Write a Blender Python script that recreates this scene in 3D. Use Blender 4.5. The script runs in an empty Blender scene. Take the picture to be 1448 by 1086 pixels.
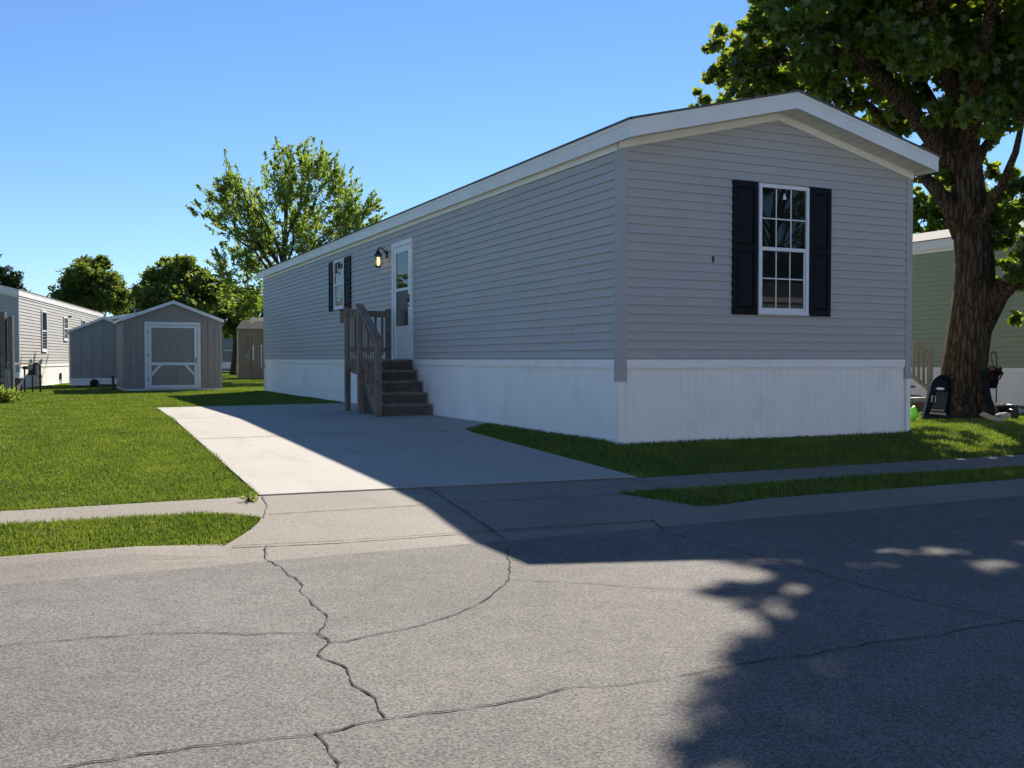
import bpy, math, random
import numpy as np
from mathutils import Vector, Matrix
random.seed(7); RNG = np.random.default_rng(7)
scene = bpy.context.scene
COL = scene.collection
PI = math.pi

# ---------------------------------------------------------------- camera model (also used to find where things stand)
F = 1388.0; TH = math.radians(25.3); PIT = math.atan(35/F); CAM = Vector((-5.711, -9.302, 0.93))
FW = Vector((math.sin(TH)*math.cos(PIT), math.cos(TH)*math.cos(PIT), -math.sin(PIT)))
RT = Vector((math.cos(TH), -math.sin(TH), 0)); UP = RT.cross(FW)
PROFILE = [(0.2, 0), (-1.7, -.14), (-2.4, -.16), (-3.6, -.24)]
def zg(y, x=9.0):
    """ground height: level by the home, the driveway side falling gently to the street from y = 6"""
    k = min(1, max(0, (-.12-x)/.5))
    if -1.7 < y < 6 and k > 0: return k*(-.14*(6-y)/7.7)+((1-k)*zg(y) if k < 1 else 0)
    if y >= 0.2: return 0.0
    for (a, za), (b, zb) in zip(PROFILE, PROFILE[1:]):
        if y >= b: return za+(zb-za)*(a-y)/(a-b)
    return -.24
def ray(px, py): return FW + RT*((px-724)/F) + UP*((543-py)/F)
def at(px, py, Z): return CAM + ray(px, py)*Z
def gp(px, py):
    d = ray(px, py); t0, t1 = .5, 500
    for k in range(60):
        t = (t0+t1)/2; p = CAM+d*t
        if p.z < zg(p.y, p.x): t1 = t
        else: t0 = t
    return p
def gz(px, Z):
    """ground point seen in column px at depth Z"""
    p = CAM + (FW + RT*((px-724)/F))*Z
    return Vector((p.x, p.y, zg(p.y, p.x)))

# ---------------------------------------------------------------- object helpers
def tag(o, label=None, cat=None, group=None, kind=None):
    if label: o['label'] = label
    if cat: o['category'] = cat
    if group: o['group'] = group
    if kind: o['kind'] = kind
    return o
def empty(name, loc, label, cat, rz=0, group=None):
    o = bpy.data.objects.new(name, None); COL.objects.link(o)
    o.empty_display_size = .2
    o.location = loc; o.rotation_euler = (0, 0, rz)
    return tag(o, label, cat, group)
def link_mesh(name, me, parent=None):
    o = bpy.data.objects.new(name, me); COL.objects.link(o)
    if parent: o.parent = parent
    return o

class MB:
    def __init__(s): s.v = []; s.f = []; s.m = []
    def add(s, vs, fs, mat=0):
        n = len(s.v); s.v += [tuple(v) for v in vs]
        for f in fs: s.f.append(tuple(i+n for i in f)); s.m.append(mat)
    def poly(s, pts, mat=0): s.add(pts, [tuple(range(len(pts)))], mat)
    def box(s, x0, x1, y0, y1, z0, z1, mat=0):
        if x0 > x1: x0, x1 = x1, x0
        if y0 > y1: y0, y1 = y1, y0
        if z0 > z1: z0, z1 = z1, z0
        s.add([(x0,y0,z0),(x1,y0,z0),(x1,y1,z0),(x0,y1,z0),(x0,y0,z1),(x1,y0,z1),(x1,y1,z1),(x0,y1,z1)],
              [(0,3,2,1),(4,5,6,7),(0,1,5,4),(1,2,6,5),(2,3,7,6),(3,0,4,7)], mat)
    def mbox(s, M, u0, u1, v0, v1, o0, o1, mat=0):
        a = M(u0, v0, o0); b = M(u1, v1, o1)
        s.box(a[0], b[0], a[1], b[1], a[2], b[2], mat)
    def beam(s, a, b, w, h, mat=0, up=(0,0,1)):
        a = Vector(a); b = Vector(b); d = (b-a).normalized(); up = Vector(up)
        r = d.cross(up)
        if r.length < 1e-4: r = d.cross(Vector((1,0,0)))
        r.normalize(); u = r.cross(d)
        r = r*w/2; u = u*h/2
        s.add([a-r-u, a+r-u, a+r+u, a-r+u, b-r-u, b+r-u, b+r+u, b-r+u],
              [(0,1,2,3),(7,6,5,4),(4,5,1,0),(5,6,2,1),(6,7,3,2),(7,4,0,3)], mat)
    def prism(s, pts, vec, mat=0):
        n = len(pts); vec = Vector(vec)
        vs = [Vector(p) for p in pts]+[Vector(p)+vec for p in pts]
        fs = [tuple(range(n-1,-1,-1)), tuple(range(n,2*n))]+[(i,(i+1)%n,(i+1)%n+n,i+n) for i in range(n)]
        s.add(vs, fs, mat)
    def tube(s, pts, rad, n=8, mat=0, cap=True, wob=0):
        pts = [Vector(p) for p in pts]
        if not hasattr(rad, '__len__'): rad = [rad]*len(pts)
        ref = None; rings = []
        base = len(s.v)
        for i, p in enumerate(pts):
            d = (pts[min(i+1, len(pts)-1)]-pts[max(i-1, 0)]).normalized()
            if ref is None:
                ref = d.cross(Vector((0,0,1)))
                if ref.length < .1: ref = d.cross(Vector((1,0,0)))
            ref = (ref-d*ref.dot(d)).normalized(); b = d.cross(ref)
            for k in range(n):
                a = 2*PI*k/n; rr = rad[i]*(1+(wob*math.sin(3*a+i*.4)+wob*.6*math.sin(5*a+1.7-i*.3) if wob else 0))
                s.v.append(tuple(p+ref*(math.cos(a)*rr)+b*(math.sin(a)*rr)))
        for i in range(len(pts)-1):
            for k in range(n):
                s.f.append((base+i*n+k, base+i*n+(k+1)%n, base+(i+1)*n+(k+1)%n, base+(i+1)*n+k)); s.m.append(mat)
        if cap:
            s.f.append(tuple(base+k for k in range(n-1,-1,-1))); s.m.append(mat)
            e = base+(len(pts)-1)*n
            s.f.append(tuple(e+k for k in range(n))); s.m.append(mat)
    def build(s, name, mats, parent=None, bevel=0, smooth=False):
        me = bpy.data.meshes.new(name); me.from_pydata(s.v, [], s.f)
        if not isinstance(mats, (list, tuple)): mats = [mats]
        for m in mats: me.materials.append(m)
        me.polygons.foreach_set('material_index', s.m)
        if smooth: me.polygons.foreach_set('use_smooth', [True]*len(s.f))
        me.update()
        o = link_mesh(name, me, parent)
        if bevel:
            b = o.modifiers.new('bevel', 'BEVEL'); b.width = bevel; b.segments = 2; b.limit_method = 'ANGLE'
        return o

def np_mesh(name, V, Fc, mats, parent=None):
    """V (N,3), Fc (M,k)"""
    me = bpy.data.meshes.new(name)
    k = Fc.shape[1]; M = Fc.shape[0]
    me.vertices.add(len(V)); me.vertices.foreach_set('co', V.astype(np.float32).ravel())
    me.loops.add(M*k); me.loops.foreach_set('vertex_index', Fc.astype(np.int32).ravel())
    me.polygons.add(M); me.polygons.foreach_set('loop_start', np.arange(0, M*k, k, dtype=np.int32))
    try: me.polygons.foreach_set('loop_total', np.full(M, k, dtype=np.int32))
    except Exception: pass
    for m in (mats if isinstance(mats, (list, tuple)) else [mats]): me.materials.append(m)
    me.update(calc_edges=True); me.validate()
    return link_mesh(name, me, parent)

# ---------------------------------------------------------------- materials
class NT:
    def __init__(s, name):
        s.m = bpy.data.materials.new(name); s.m.use_nodes = True; s.t = s.m.node_tree; s.t.nodes.clear()
        s.out = s.n('ShaderNodeOutputMaterial')
    def n(s, ty, **kw):
        o = s.t.nodes.new(ty)
        for k, v in kw.items(): setattr(o, k, v)
        return o
    def l(s, a, b): s.t.links.new(a, b)
    def coords(s, scale=(1,1,1), rot=(0,0,0)):
        c = s.n('ShaderNodeTexCoord'); mp = s.n('ShaderNodeMapping')
        mp.inputs['Scale'].default_value = scale; mp.inputs['Rotation'].default_value = rot
        s.l(c.outputs['Object'], mp.inputs['Vector']); return mp.outputs['Vector']
    def noise(s, vec, scale, detail=4, rough=.55):
        o = s.n('ShaderNodeTexNoise'); o.inputs['Scale'].default_value = scale
        o.inputs['Detail'].default_value = detail; o.inputs['Roughness'].default_value = rough
        if vec is not None: s.l(vec, o.inputs['Vector'])
        return o.outputs['Fac']
    def ramp(s, fac, stops):
        o = s.n('ShaderNodeValToRGB'); e = o.color_ramp.elements
        while len(e) < len(stops): e.new(.5)
        for el, (p, c) in zip(e, stops):
            el.position = p; el.color = (c[0], c[1], c[2], 1) if hasattr(c, '__len__') else (c, c, c, 1)
        s.l(fac, o.inputs['Fac']); return o.outputs['Color']
    def mix(s, fac, a, b, mode='MIX'):
        o = s.n('ShaderNodeMix', data_type='RGBA', blend_type=mode)
        for sock, val in ((o.inputs[0], fac), (o.inputs[6], a), (o.inputs[7], b)):
            if hasattr(val, 'is_linked') or hasattr(val, 'links'): s.l(val, sock)
            elif hasattr(val, '__len__'): sock.default_value = (val[0], val[1], val[2], 1)
            else: sock.default_value = val
        return o.outputs[2]
    def bump(s, h, strength, dist=.01):
        o = s.n('ShaderNodeBump'); o.inputs['Strength'].default_value = strength; o.inputs['Distance'].default_value = dist
        s.l(h, o.inputs['Height']); return o.outputs['Normal']
    def principled(s, col, rough=.6, spec=.5, metal=0, normal=None):
        o = s.n('ShaderNodeBsdfPrincipled')
        if hasattr(col, 'links'): s.l(col, o.inputs['Base Color'])
        else: o.inputs['Base Color'].default_value = (col[0], col[1], col[2], 1)
        if hasattr(rough, 'links'): s.l(rough, o.inputs['Roughness'])
        else: o.inputs['Roughness'].default_value = rough
        o.inputs['Specular IOR Level'].default_value = spec; o.inputs['Metallic'].default_value = metal
        if normal is not None: s.l(normal, o.inputs['Normal'])
        s.l(o.outputs[0], s.out.inputs[0]); return o
def sc(c, k): return tuple(min(1, x*k) for x in c)

def pm(name, col, rough=.6, var=.12, scale=4, stretch=(1,1,1), bump=0, bscale=60, spec=.4, metal=0, fine=0, fscale=120, dirt=None):
    t = NT(name); v = t.coords(stretch)
    n1 = t.noise(v, scale)
    c = t.ramp(n1, [(.3, sc(col, 1-var)), (.7, sc(col, 1+var))])
    if fine:
        n2 = t.noise(v, fscale, 2)
        c = t.mix(1.0, c, t.ramp(n2, [(.3, 1-fine), (.7, 1.0)]), 'MULTIPLY')
    if dirt:
        n3 = t.noise(t.coords((1,1,1)), dirt[1], 6, .65)
        c = t.mix(t.ramp(n3, [(.5, 0.0), (.75, dirt[2])]), c, dirt[0])
    nm = t.bump(t.noise(v, bscale, 3), bump) if bump else None
    t.principled(c, rough, spec, metal, nm)
    return t.m

SIDING = pm('grey_vinyl_siding', (.45,.428,.42), .5, .05, 2.2, (1,1,14), bump=.05, bscale=9, spec=.35, fine=.08, fscale=30, dirt=((.36,.34,.325), .9, .4))
TRIMGREY = pm('grey_corner_trim', (.39,.375,.38), .45, .04, 3)
SKIRT = pm('white_vinyl_skirting', (.88,.86,.83), .42, .03, 1.5, spec=.35, dirt=((.5,.5,.46), 1.6, .3))
WHITE = pm('white_painted_trim', (.74,.75,.77), .42, .03, 3)
FASCIA = pm('white_metal_fascia', (.76,.75,.735), .45, .04, 2, dirt=((.5,.5,.5), 2.2, .25))
CREAM = pm('cream_soffit', (.84,.80,.72), .55, .05, 3)
FRIEZE = pm('off_white_frieze', (.82,.80,.755), .5, .04, 3)
SHUTTER = pm('black_shutter_vinyl', (.007,.008,.012), .6, .15, 3, spec=.14)
SHINGLE = pm('grey_roof_shingle', (.11,.10,.095), .9, .3, 22, bump=.5, bscale=80)
SHINGLE_PALE = pm('pale_roof_shingle', (.16,.15,.14), .9, .3, 22, bump=.5, bscale=80)
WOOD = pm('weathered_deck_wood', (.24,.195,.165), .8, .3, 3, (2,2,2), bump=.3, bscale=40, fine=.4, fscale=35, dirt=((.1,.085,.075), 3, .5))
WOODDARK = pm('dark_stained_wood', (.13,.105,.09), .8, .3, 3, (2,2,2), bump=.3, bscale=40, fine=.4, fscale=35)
WOODPALE = pm('pale_weathered_wood', (.42,.35,.27), .8, .2, 3, bump=.3, bscale=40, fine=.3, fscale=40)
BLACK = pm('black_metal', (.01,.01,.011), .4, .2, 8)
BLACKPL = pm('black_plastic', (.006,.0065,.008), .42, .2, 8, spec=.2)
DARKGREY = pm('dark_grey_plastic', (.04,.042,.045), .55, .2, 8, spec=.2)
STEEL = pm('grey_steel', (.28,.29,.30), .45, .15, 6, metal=.4)
GSIDING = pm('sage_green_siding', (.27,.32,.20), .5, .06, 2.2, (1,1,14), fine=.08, fscale=30)
LSIDING = pm('pale_grey_siding', (.43,.415,.40), .5, .05, 2.2, (1,1,14), fine=.08, fscale=30)
SHEDW = pm('taupe_shed_panel', (.26,.235,.225), .7, .08, 3, (4,4,1), fine=.12, fscale=40)
SHEDG = pm('grey_shed_panel', (.235,.252,.265), .7, .06, 3, (4,4,1), fine=.1, fscale=40)
SHEDTRIM = pm('shed_white_trim', (.62,.66,.70), .5, .05, 3)
RESIN = pm('brown_resin', (.29,.20,.135), .55, .12, 3)
STONE = pm('grey_stone', (.36,.34,.31), .85, .3, 9, bump=.4, bscale=30)
BRICK = pm('reddish_brown_paver', (.22,.12,.085), .85, .3, 9, bump=.4, bscale=30)
POT = BLACKPL
NEON = pm('neon_green_plastic', (.22,.75,.06), .4, .15, 10)
BADGE = pm('white_badge', (.8,.8,.78), .4, .02, 5)
ROOMDARK = pm('dark_room', (.02,.022,.02), .8, .2, 3)
SCREENED = pm('insect_screened_glass', (.018,.021,.022), .35, .1, 4, spec=.2)
SCREEN = pm('grey_screen_mesh', (.05,.06,.06), .6, .1, 4)
BEIGE = pm('beige_siding', (.50,.43,.34), .5, .06, 2.2, (1,1,14))

def glass_mat(name, base=(.008,.011,.009), ior=1.52):
    t = NT(name); p = t.principled(base, .015, .5)
    n = t.noise(t.coords((1,1,1)), 1.6, 1)
    t.l(t.bump(n, .05, .02), p.inputs['Normal'])
    p.inputs['IOR'].default_value = ior
    return t.m
GLASS = glass_mat('window_glass')
GLASS2 = glass_mat('screened_glass', (.014,.016,.016), 1.3)

def emit_mat(name, col, st):
    t = NT(name); e = t.n('ShaderNodeEmission'); e.inputs[0].default_value = (*col, 1); e.inputs[1].default_value = st
    t.l(e.outputs[0], t.out.inputs[0]); return t.m
LAMPGLOW = emit_mat('warm_lamp_glow', (1,.58,.22), 1.0)

def asphalt_mat():
    t = NT('worn_asphalt'); v = t.coords()
    big = t.noise(v, .55, 5, .6); mid = t.noise(v, 6, 4, .6)
    fine = t.noise(v, 88, 3, .75)
    c = t.ramp(big, [(.3, (.122,.113,.103)), (.7, (.152,.141,.129))])
    c = t.mix(1, c, t.ramp(mid, [(.3, .84), (.7, 1.08)]), 'MULTIPLY')
    c = t.mix(1, c, t.ramp(fine, [(.34, .42), (.5, 1.0), (.66, 1.65)]), 'MULTIPLY')
    vo = t.n('ShaderNodeTexVoronoi'); vo.inputs['Scale'].default_value = 85; t.l(v, vo.inputs['Vector'])
    spark = t.ramp(vo.outputs['Distance'], [(.0, 1.0), (.22, 0.0)])
    sel = t.ramp(vo.outputs['Color'], [(.55, 0.0), (.62, .75)])
    c = t.mix(t.mix(1, spark, sel, 'MULTIPLY'), c, (.46,.43,.39))
    sel2 = t.ramp(vo.outputs['Color'], [(.2, .8), (.26, 0.0)])
    c = t.mix(t.mix(1, spark, sel2, 'MULTIPLY'), c, (.05,.047,.043))
    vd = t.n('ShaderNodeTexVoronoi'); vd.inputs['Scale'].default_value = 7; t.l(v, vd.inputs['Vector'])
    pit = t.ramp(vd.outputs['Distance'], [(.03, .9), (.055, 0.0)])
    c = t.mix(pit, c, (.05,.045,.042))
    nm = t.bump(fine, .55, .012)
    t.principled(c, .88, .3, 0, nm); return t.m
ASPHALT = asphalt_mat()
CRACK = pm('crack_dark', (.012,.011,.010), .95, .3, 20)
def conc_mat(name, a, b, agg=0.0, fs=90):
    t = NT(name); v = t.coords()
    big = t.noise(v, .8, 6, .62); fine = t.noise(v, fs, 3, .65)
    c = t.ramp(big, [(.3, a), (.7, b)])
    c = t.mix(1, c, t.ramp(fine, [(.3, 1-.18-agg), (.7, 1.06+agg*.3)]), 'MULTIPLY')
    st = t.noise(t.coords((1,.25,1)), 2.3, 5, .7)
    c = t.mix(t.ramp(st, [(.52, 0.0), (.8, .5)]), c, sc(a, .55))
    t.principled(c, .85, .3, 0, t.bump(fine, .15+agg*.8, .008)); return t.m
DRIVE = conc_mat('pale_driveway_concrete', (.355,.33,.29), (.405,.38,.34))
WALK = conc_mat('aggregate_walk_concrete', (.215,.19,.16), (.275,.245,.205), .3, 80)
JOINT = pm('joint_dark', (.06,.055,.045), .95, .3, 20)

def grass_ground_mat():
    t = NT('lawn_soil_and_turf'); v = t.coords()
    a = t.noise(v, .5, 5, .6); b = t.noise(v, 38, 4, .7)
    c = t.ramp(a, [(.3, (.055,.09,.010)), (.7, (.09,.14,.017))])
    c = t.mix(1, c, t.ramp(b, [(.3, .35), (.7, 1.25)]), 'MULTIPLY')
    t.principled(c, .95, .1, 0, t.bump(b, .8, .04)); return t.m
GROUND = grass_ground_mat()

def leaf_mat(name, cols, trans, tw=.5, gloss=.06, pos_scale=None):
    t = NT(name)
    g = t.n('ShaderNodeNewGeometry')
    fac = g.outputs['Random Per Island']
    c = t.ramp(fac, [(i/(len(cols)-1), k) for i, k in enumerate(cols)])
    c2 = t.ramp(fac, [(i/(len(trans)-1), k) for i, k in enumerate(trans)])
    if pos_scale:
        n = t.noise(t.coords(), pos_scale, 4, .6)
        m = t.ramp(n, [(.3, (.62,.72,.6)), (.7, (1.38,1.2,1.2))])
        c = t.mix(1, c, m, 'MULTIPLY'); c2 = t.mix(1, c2, m, 'MULTIPLY')
    d = t.n('ShaderNodeBsdfDiffuse'); tr = t.n('ShaderNodeBsdfTranslucent'); gl = t.n('ShaderNodeBsdfGlossy')
    gl.inputs['Roughness'].default_value = .45; gl.inputs['Color'].default_value = (.8,.85,.8,1)
    t.l(c, d.inputs[0]); t.l(c2, tr.inputs[0])
    m1 = t.n('ShaderNodeMixShader'); m1.inputs[0].default_value = tw
    t.l(d.outputs[0], m1.inputs[1]); t.l(tr.outputs[0], m1.inputs[2])
    m2 = t.n('ShaderNodeMixShader'); m2.inputs[0].default_value = gloss
    t.l(m1.outputs[0], m2.inputs[1]); t.l(gl.outputs[0], m2.inputs[2])
    t.l(m2.outputs[0], t.out.inputs[0]); return t.m
GRASS = leaf_mat('grass_blade', [(.055,.128,.010), (.083,.172,.015), (.125,.208,.025), (.075,.142,.012), (.064,.13,.011), (.108,.175,.017), (.24,.21,.085)], [(.13,.21,.015), (.19,.27,.025), (.21,.26,.035)], .42, .04, 1.3)
MAPLE = leaf_mat('maple_leaf', [(.024,.055,.010), (.038,.078,.013), (.05,.095,.016)], [(.16,.28,.014), (.30,.40,.024), (.42,.46,.04)], .5, .05)
ASHL = leaf_mat('ash_leaf', [(.085,.13,.02), (.12,.16,.03), (.16,.185,.045)], [(.23,.36,.035), (.34,.43,.06)], .55, .04)
DARKL = leaf_mat('dark_leaf', [(.04,.078,.016), (.062,.105,.02), (.085,.125,.025)], [(.15,.22,.02), (.23,.28,.03)], .48, .03)
MIDL = leaf_mat('mid_leaf', [(.05,.095,.014), (.075,.125,.02), (.115,.155,.03)], [(.19,.26,.03), (.28,.33,.04)], .52, .04)
CONIF = leaf_mat('conifer_needle', [(.014,.03,.012), (.022,.04,.015)], [(.03,.05,.01), (.04,.06,.015)], .2, .03)
PURPLE = leaf_mat('purple_petal', [(.07,.012,.035), (.05,.02,.03), (.03,.04,.015)], [(.12,.02,.05), (.06,.06,.02)], .3, .03)
def bark_mat(name, a, b, furrow=15.0):
    t = NT(name); v = t.coords((9,9,1.5)); n = t.noise(v, 2.4, 6, .7)
    c = t.ramp(n, [(.35, a), (.65, b)])
    wv = t.n('ShaderNodeVectorMath', operation='ADD'); w2 = t.coords((1,1,.2))
    nz = t.n('ShaderNodeTexNoise'); nz.inputs['Scale'].default_value = 5; t.l(w2, nz.inputs['Vector'])
    sm = t.n('ShaderNodeVectorMath', operation='SCALE'); sm.inputs['Scale'].default_value = .12; t.l(nz.outputs['Color'], sm.inputs[0])
    t.l(w2, wv.inputs[0]); t.l(sm.outputs[0], wv.inputs[1])
    vo = t.n('ShaderNodeTexVoronoi', feature='DISTANCE_TO_EDGE'); vo.inputs['Scale'].default_value = furrow; t.l(wv.outputs[0], vo.inputs['Vector'])
    ridge = t.ramp(vo.outputs['Distance'], [(.0, 0.0), (.16, 1.0)])
    c = t.mix(1, c, t.ramp(vo.outputs['Distance'], [(.0, .5), (.14, 1.0)]), 'MULTIPLY')
    b1 = t.n('ShaderNodeBump'); b1.inputs['Strength'].default_value = 1; b1.inputs['Distance'].default_value = .03; t.l(ridge, b1.inputs['Height'])
    b2 = t.n('ShaderNodeBump'); b2.inputs['Strength'].default_value = .7; b2.inputs['Distance'].default_value = .02; t.l(n, b2.inputs['Height']); t.l(b1.outputs[0], b2.inputs['Normal'])
    t.principled(c, .95, .15, 0, b2.outputs[0]); return t.m
BARK = bark_mat('maple_bark', (.032,.023,.015), (.125,.09,.06))
BARK2 = bark_mat('grey_bark', (.04,.034,.028), (.12,.10,.085))

# ---------------------------------------------------------------- setting: ground, road, pavement
XL, XR = -160, 160
def sheet(name, poly, dz, mats, thick=0, bev=None):
    """flat outline (x,y) laid on the ground profile at dz above it"""
    import bmesh
    bm = bmesh.new()
    bm.faces.new([bm.verts.new((x, y, 0)) for x, y in poly])
    for yb in (6, .2, -1.7, -2.4, -3.6, -3.64):
        bmesh.ops.bisect_plane(bm, geom=bm.verts[:]+bm.edges[:]+bm.faces[:], plane_co=(0, yb, 0), plane_no=(0, 1, 0))
    for xb in (-.62, -.12):
        bmesh.ops.bisect_plane(bm, geom=bm.verts[:]+bm.edges[:]+bm.faces[:], plane_co=(xb, 0, 0), plane_no=(1, 0, 0))
    if thick:
        ext = bmesh.ops.extrude_face_region(bm, geom=bm.faces[:])
        top = {v for v in ext['geom'] if isinstance(v, bmesh.types.BMVert)}
        for v in bm.verts: v.co.z = zg(v.co.y, v.co.x)+((.001 if v.co.y < -3.62 or (name == 'sidewalk' and v.co.x < -4.6 and v.co.y < -3.3 and v.co.x > -6) else dz) if v in top else dz-thick)
    else:
        for v in bm.verts: v.co.z = zg(v.co.y, v.co.x)+dz
    bmesh.ops.recalc_face_normals(bm, faces=bm.faces[:])
    if not thick:
        for f in bm.faces:
            if f.normal.z < 0: f.normal_flip()
    me = bpy.data.meshes.new(name); bm.to_mesh(me); bm.free()
    for m in (mats if isinstance(mats, (list, tuple)) else [mats]): me.materials.append(m)
    return link_mesh(name, me)

mb = MB()
ys = [260, 60, 20, 6, 4, 2, 1, .2, -.75, -1.7, -2.4, -3.6, -12, -40, -160]
for a, b in zip(ys, ys[1:]):
    for c, d in ((-260, -.62), (-.62, -.12), (-.12, 260)):
        mb.poly([(c, b, zg(b, c)-.004), (d, b, zg(b, d)-.004), (d, a, zg(a, d)-.004), (c, a, zg(a, c)-.004)])
tag(mb.build('ground', GROUND), 'green lawn ground under the grass between the homes', 'ground', kind='structure')

def strip_on(mb, pts, w, dz, mat=0, jag=0.0, wvar=0.0, sub=6):
    """a ragged ribbon through ground points"""
    P = []
    for a, b in zip(pts, pts[1:]):
        n = max(2, int((b-a).length/.045)) if jag else sub
        for k in range(n): P.append(a.lerp(b, k/n))
    P.append(pts[-1])
    off = 0; Q = []
    for i, p in enumerate(P):
        d = (P[min(i+1, len(P)-1)]-P[max(i-1, 0)]); d.z = 0; d.normalize(); nrm = Vector((-d.y, d.x, 0))
        off = off*.75+random.uniform(-1, 1)*jag
        ww = w*(1+random.uniform(-wvar, wvar))/2
        c = p+nrm*off
        Q.append((c+nrm*ww, c-nrm*ww))
    for (a, b), (c, d) in zip(Q, Q[1:]):
        mb.poly([(v.x, v.y, zg(v.y, v.x)+dz) for v in (b, d, c, a)], mat)

mb = MB()
mb.poly([(XL, -11.6, -.231), (XR, -11.6, -.231), (XR, -3.62, -.231), (XL, -3.62, -.231)])
cracks = [
 ([(-260,930),(0,916),(130,905),(243,898),(345,901),(452,897),(468,905)], .006),
 ([(377,793),(400,806),(420,822),(424,838),(445,850),(462,868),(467,880),(455,898),(466,908),(452,930),(480,945),(500,965),(515,985),(530,1000),(543,1018)], .0068),
 ([(716,778),(716,785),(720,800),(719,820),(700,845),(660,868),(600,888),(540,898),(490,910),(466,910)], .0058),
 ([(20,1100),(105,1084),(200,1072),(300,1058),(400,1048),(460,1040),(540,1018),(640,1008),(720,995),(800,975),(900,968),(1000,952),(1060,942),(1200,917),(1330,897),(1448,882),(1700,850)], .006),
 ([(443,1041),(460,1060),(468,1086),(480,1120)], .006),
 ([(935,752),(960,760),(1040,780),(1130,806),(1200,826),(1300,852),(1448,884)], .0068),
 ([(719,823),(800,827),(940,835),(1040,838),(1150,846)], .0045),
]
for pl, w in cracks:
    strip_on(mb, [gp(*p) for p in pl], w, .013, 1, .013, .7)
tag(mb.build('road', [ASPHALT, CRACK]), 'worn grey asphalt street with thin wandering cracks', 'road', kind='structure')

# driveway slab
L0 = (-3.87, 10.25); L1 = (-4.24, -1.61); R1 = (-.94, -1.83); R0 = (-.62, 2.75)
VERGE = [(p.x, p.y) for p in (gp(370,734), gp(366,741), gp(357,749), gp(343,759), gp(318,774))]
drive = [L1, (-3.2, -1.68), (-2, -1.76), R1, (-.78, .4), R0, (-.5, 3.3), (-.04, 3.45), (-.02, 10.7), (-2, 10.45), L0]
sheet('driveway', drive, .02, DRIVE, .06)
o = bpy.data.objects['driveway']; tag(o, 'pale concrete driveway slab beside the grey mobile home', 'driveway', kind='structure')
mb = MB()
def edge_x(y): return L1[0]+(L0[0]-L1[0])*(y-L1[1])/(L0[1]-L1[1])
jl = []
for y, xe in ((6.6, -.05), (3.05, -.66)):
    strip_on(mb, [Vector((edge_x(y)+.01, y, 0)), Vector((-2, y, 0)), Vector((xe, y, 0))], .022, .023, 0, .002, .3)
jo = mb.build('control_joint', JOINT, o)
# pavement + apron
sw = [(XL, -1.64), (-4.26, -1.63), (-.94, -1.86), (XR, -2.02), (XR, -2.5), (-1.55, -2.5), (-1.2, -3.12), (-.95, -3.12), (-.95, -3.72), (-4.66, -3.72), (-4.74, -3.60), (-4.88, -3.50), (-4.88, -3.12)]+VERGE[::-1]+[(-4.55, -2.36), (-4.75, -2.24), (XL, -2.14)]
sheet('sidewalk', sw, .012, WALK, .06)
o = bpy.data.objects['sidewalk']; tag(o, 'tan aggregate sidewalk widening into the driveway apron', 'sidewalk', kind='structure')
mb = MB()
def jline(a, b, w, jag=0): strip_on(mb, [gp(*a), gp(*b)], w, .016, 0, jag, .3)
strip_on(mb, [gp(372,703), gp(898,678)], .022, .0165, 0, .0, .3)
strip_on(mb, [gp(380,730), gp(480,724), gp(640,714), gp(885,701)], .008, .016, 0, .002, .4)
strip_on(mb, [gp(330,775), gp(480,768), gp(640,757), gp(790,747), gp(925,739)], .012, .016, 0, .003, .4)
strip_on(mb, [gp(605,691), gp(640,715), gp(690,748), gp(716,766)], .010, .016, 0, .006, .6)
strip_on(mb, [gp(800,684), gp(860,699)], .006, .016, 0, .002, .5)
strip_on(mb, [gp(370,704), gp(378,720), gp(372,735)], .009, .016, 0, .004, .5)
strip_on(mb, [gp(376,774), gp(379,790)], .008, .016, 0, .006, .5)
strip_on(mb, [gp(920,737), gp(938,750)], .009, .016, 0, .006, .5)
for px in (960, 1090, 1230, 1370):
    p = gp(px, 700)
    mb.poly([(p.x-.005, -2.49, zg(-2.49)+.0165), (p.x+.005, -2.49, zg(-2.49)+.0165), (p.x+.005, -1.98, zg(-1.98)+.0165), (p.x-.005, -1.98, zg(-1.98)+.0165)])
for x in (-6.05, -7.6, -9.1):
    mb.poly([(x-.005, -2.13, zg(-2.13)+.0165), (x+.005, -2.13, zg(-2.13)+.0165), (x+.005, -1.65, zg(-1.65)+.0165), (x-.005, -1.65, zg(-1.65)+.0165)])
mb.build('joint', JOINT, o)

def kerb(name, label, x0, x1, ends):
    prof = [(-3.13, -.03), (-3.14, .035), (-3.2, .045), (-3.34, .04), (-3.46, .024), (-3.57, .014), (-3.70, .0)]
    mb = MB()
    xs = [x0]
    step = 3.0 if x1 > x0 else -3.0
    n = int(abs(x1-x0)/3)
    xs = [x0+(x1-x0)*i/n for i in range(n+1)]; xs.insert(1, x0+(.5 if x1 > x0 else -.5))
    for i, (a, b) in enumerate(zip(xs, xs[1:])):
        g = (.003 if x1 > x0 else -.003)*(i > 1)
        a2, b2 = a+g, b-(.003 if x1 > x0 else -.003)*(i > 0)
        P = [[(x, y, zg(y)+dz+(-.03*(1-0) if False else 0)) for y, dz in prof] for x in (a2, b2)]
        if i == 0: # taper down at the apron
            P[0] = [(a2, y, zg(y)+min(dz, .010)) for y, dz in prof]
        for j in range(len(prof)-1):
            q = [P[0][j], P[0][j+1], P[1][j+1], P[1][j]]
            mb.poly(q if x1 > x0 else q[::-1])
        if i: mb.poly(P[1] if x1 > x0 else P[1][::-1])
    return tag(mb.build(name, WALK), label, 'kerb', kind='structure')
kerb('kerb', 'low concrete kerb left of the driveway apron', -4.76, -40, 0)
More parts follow.
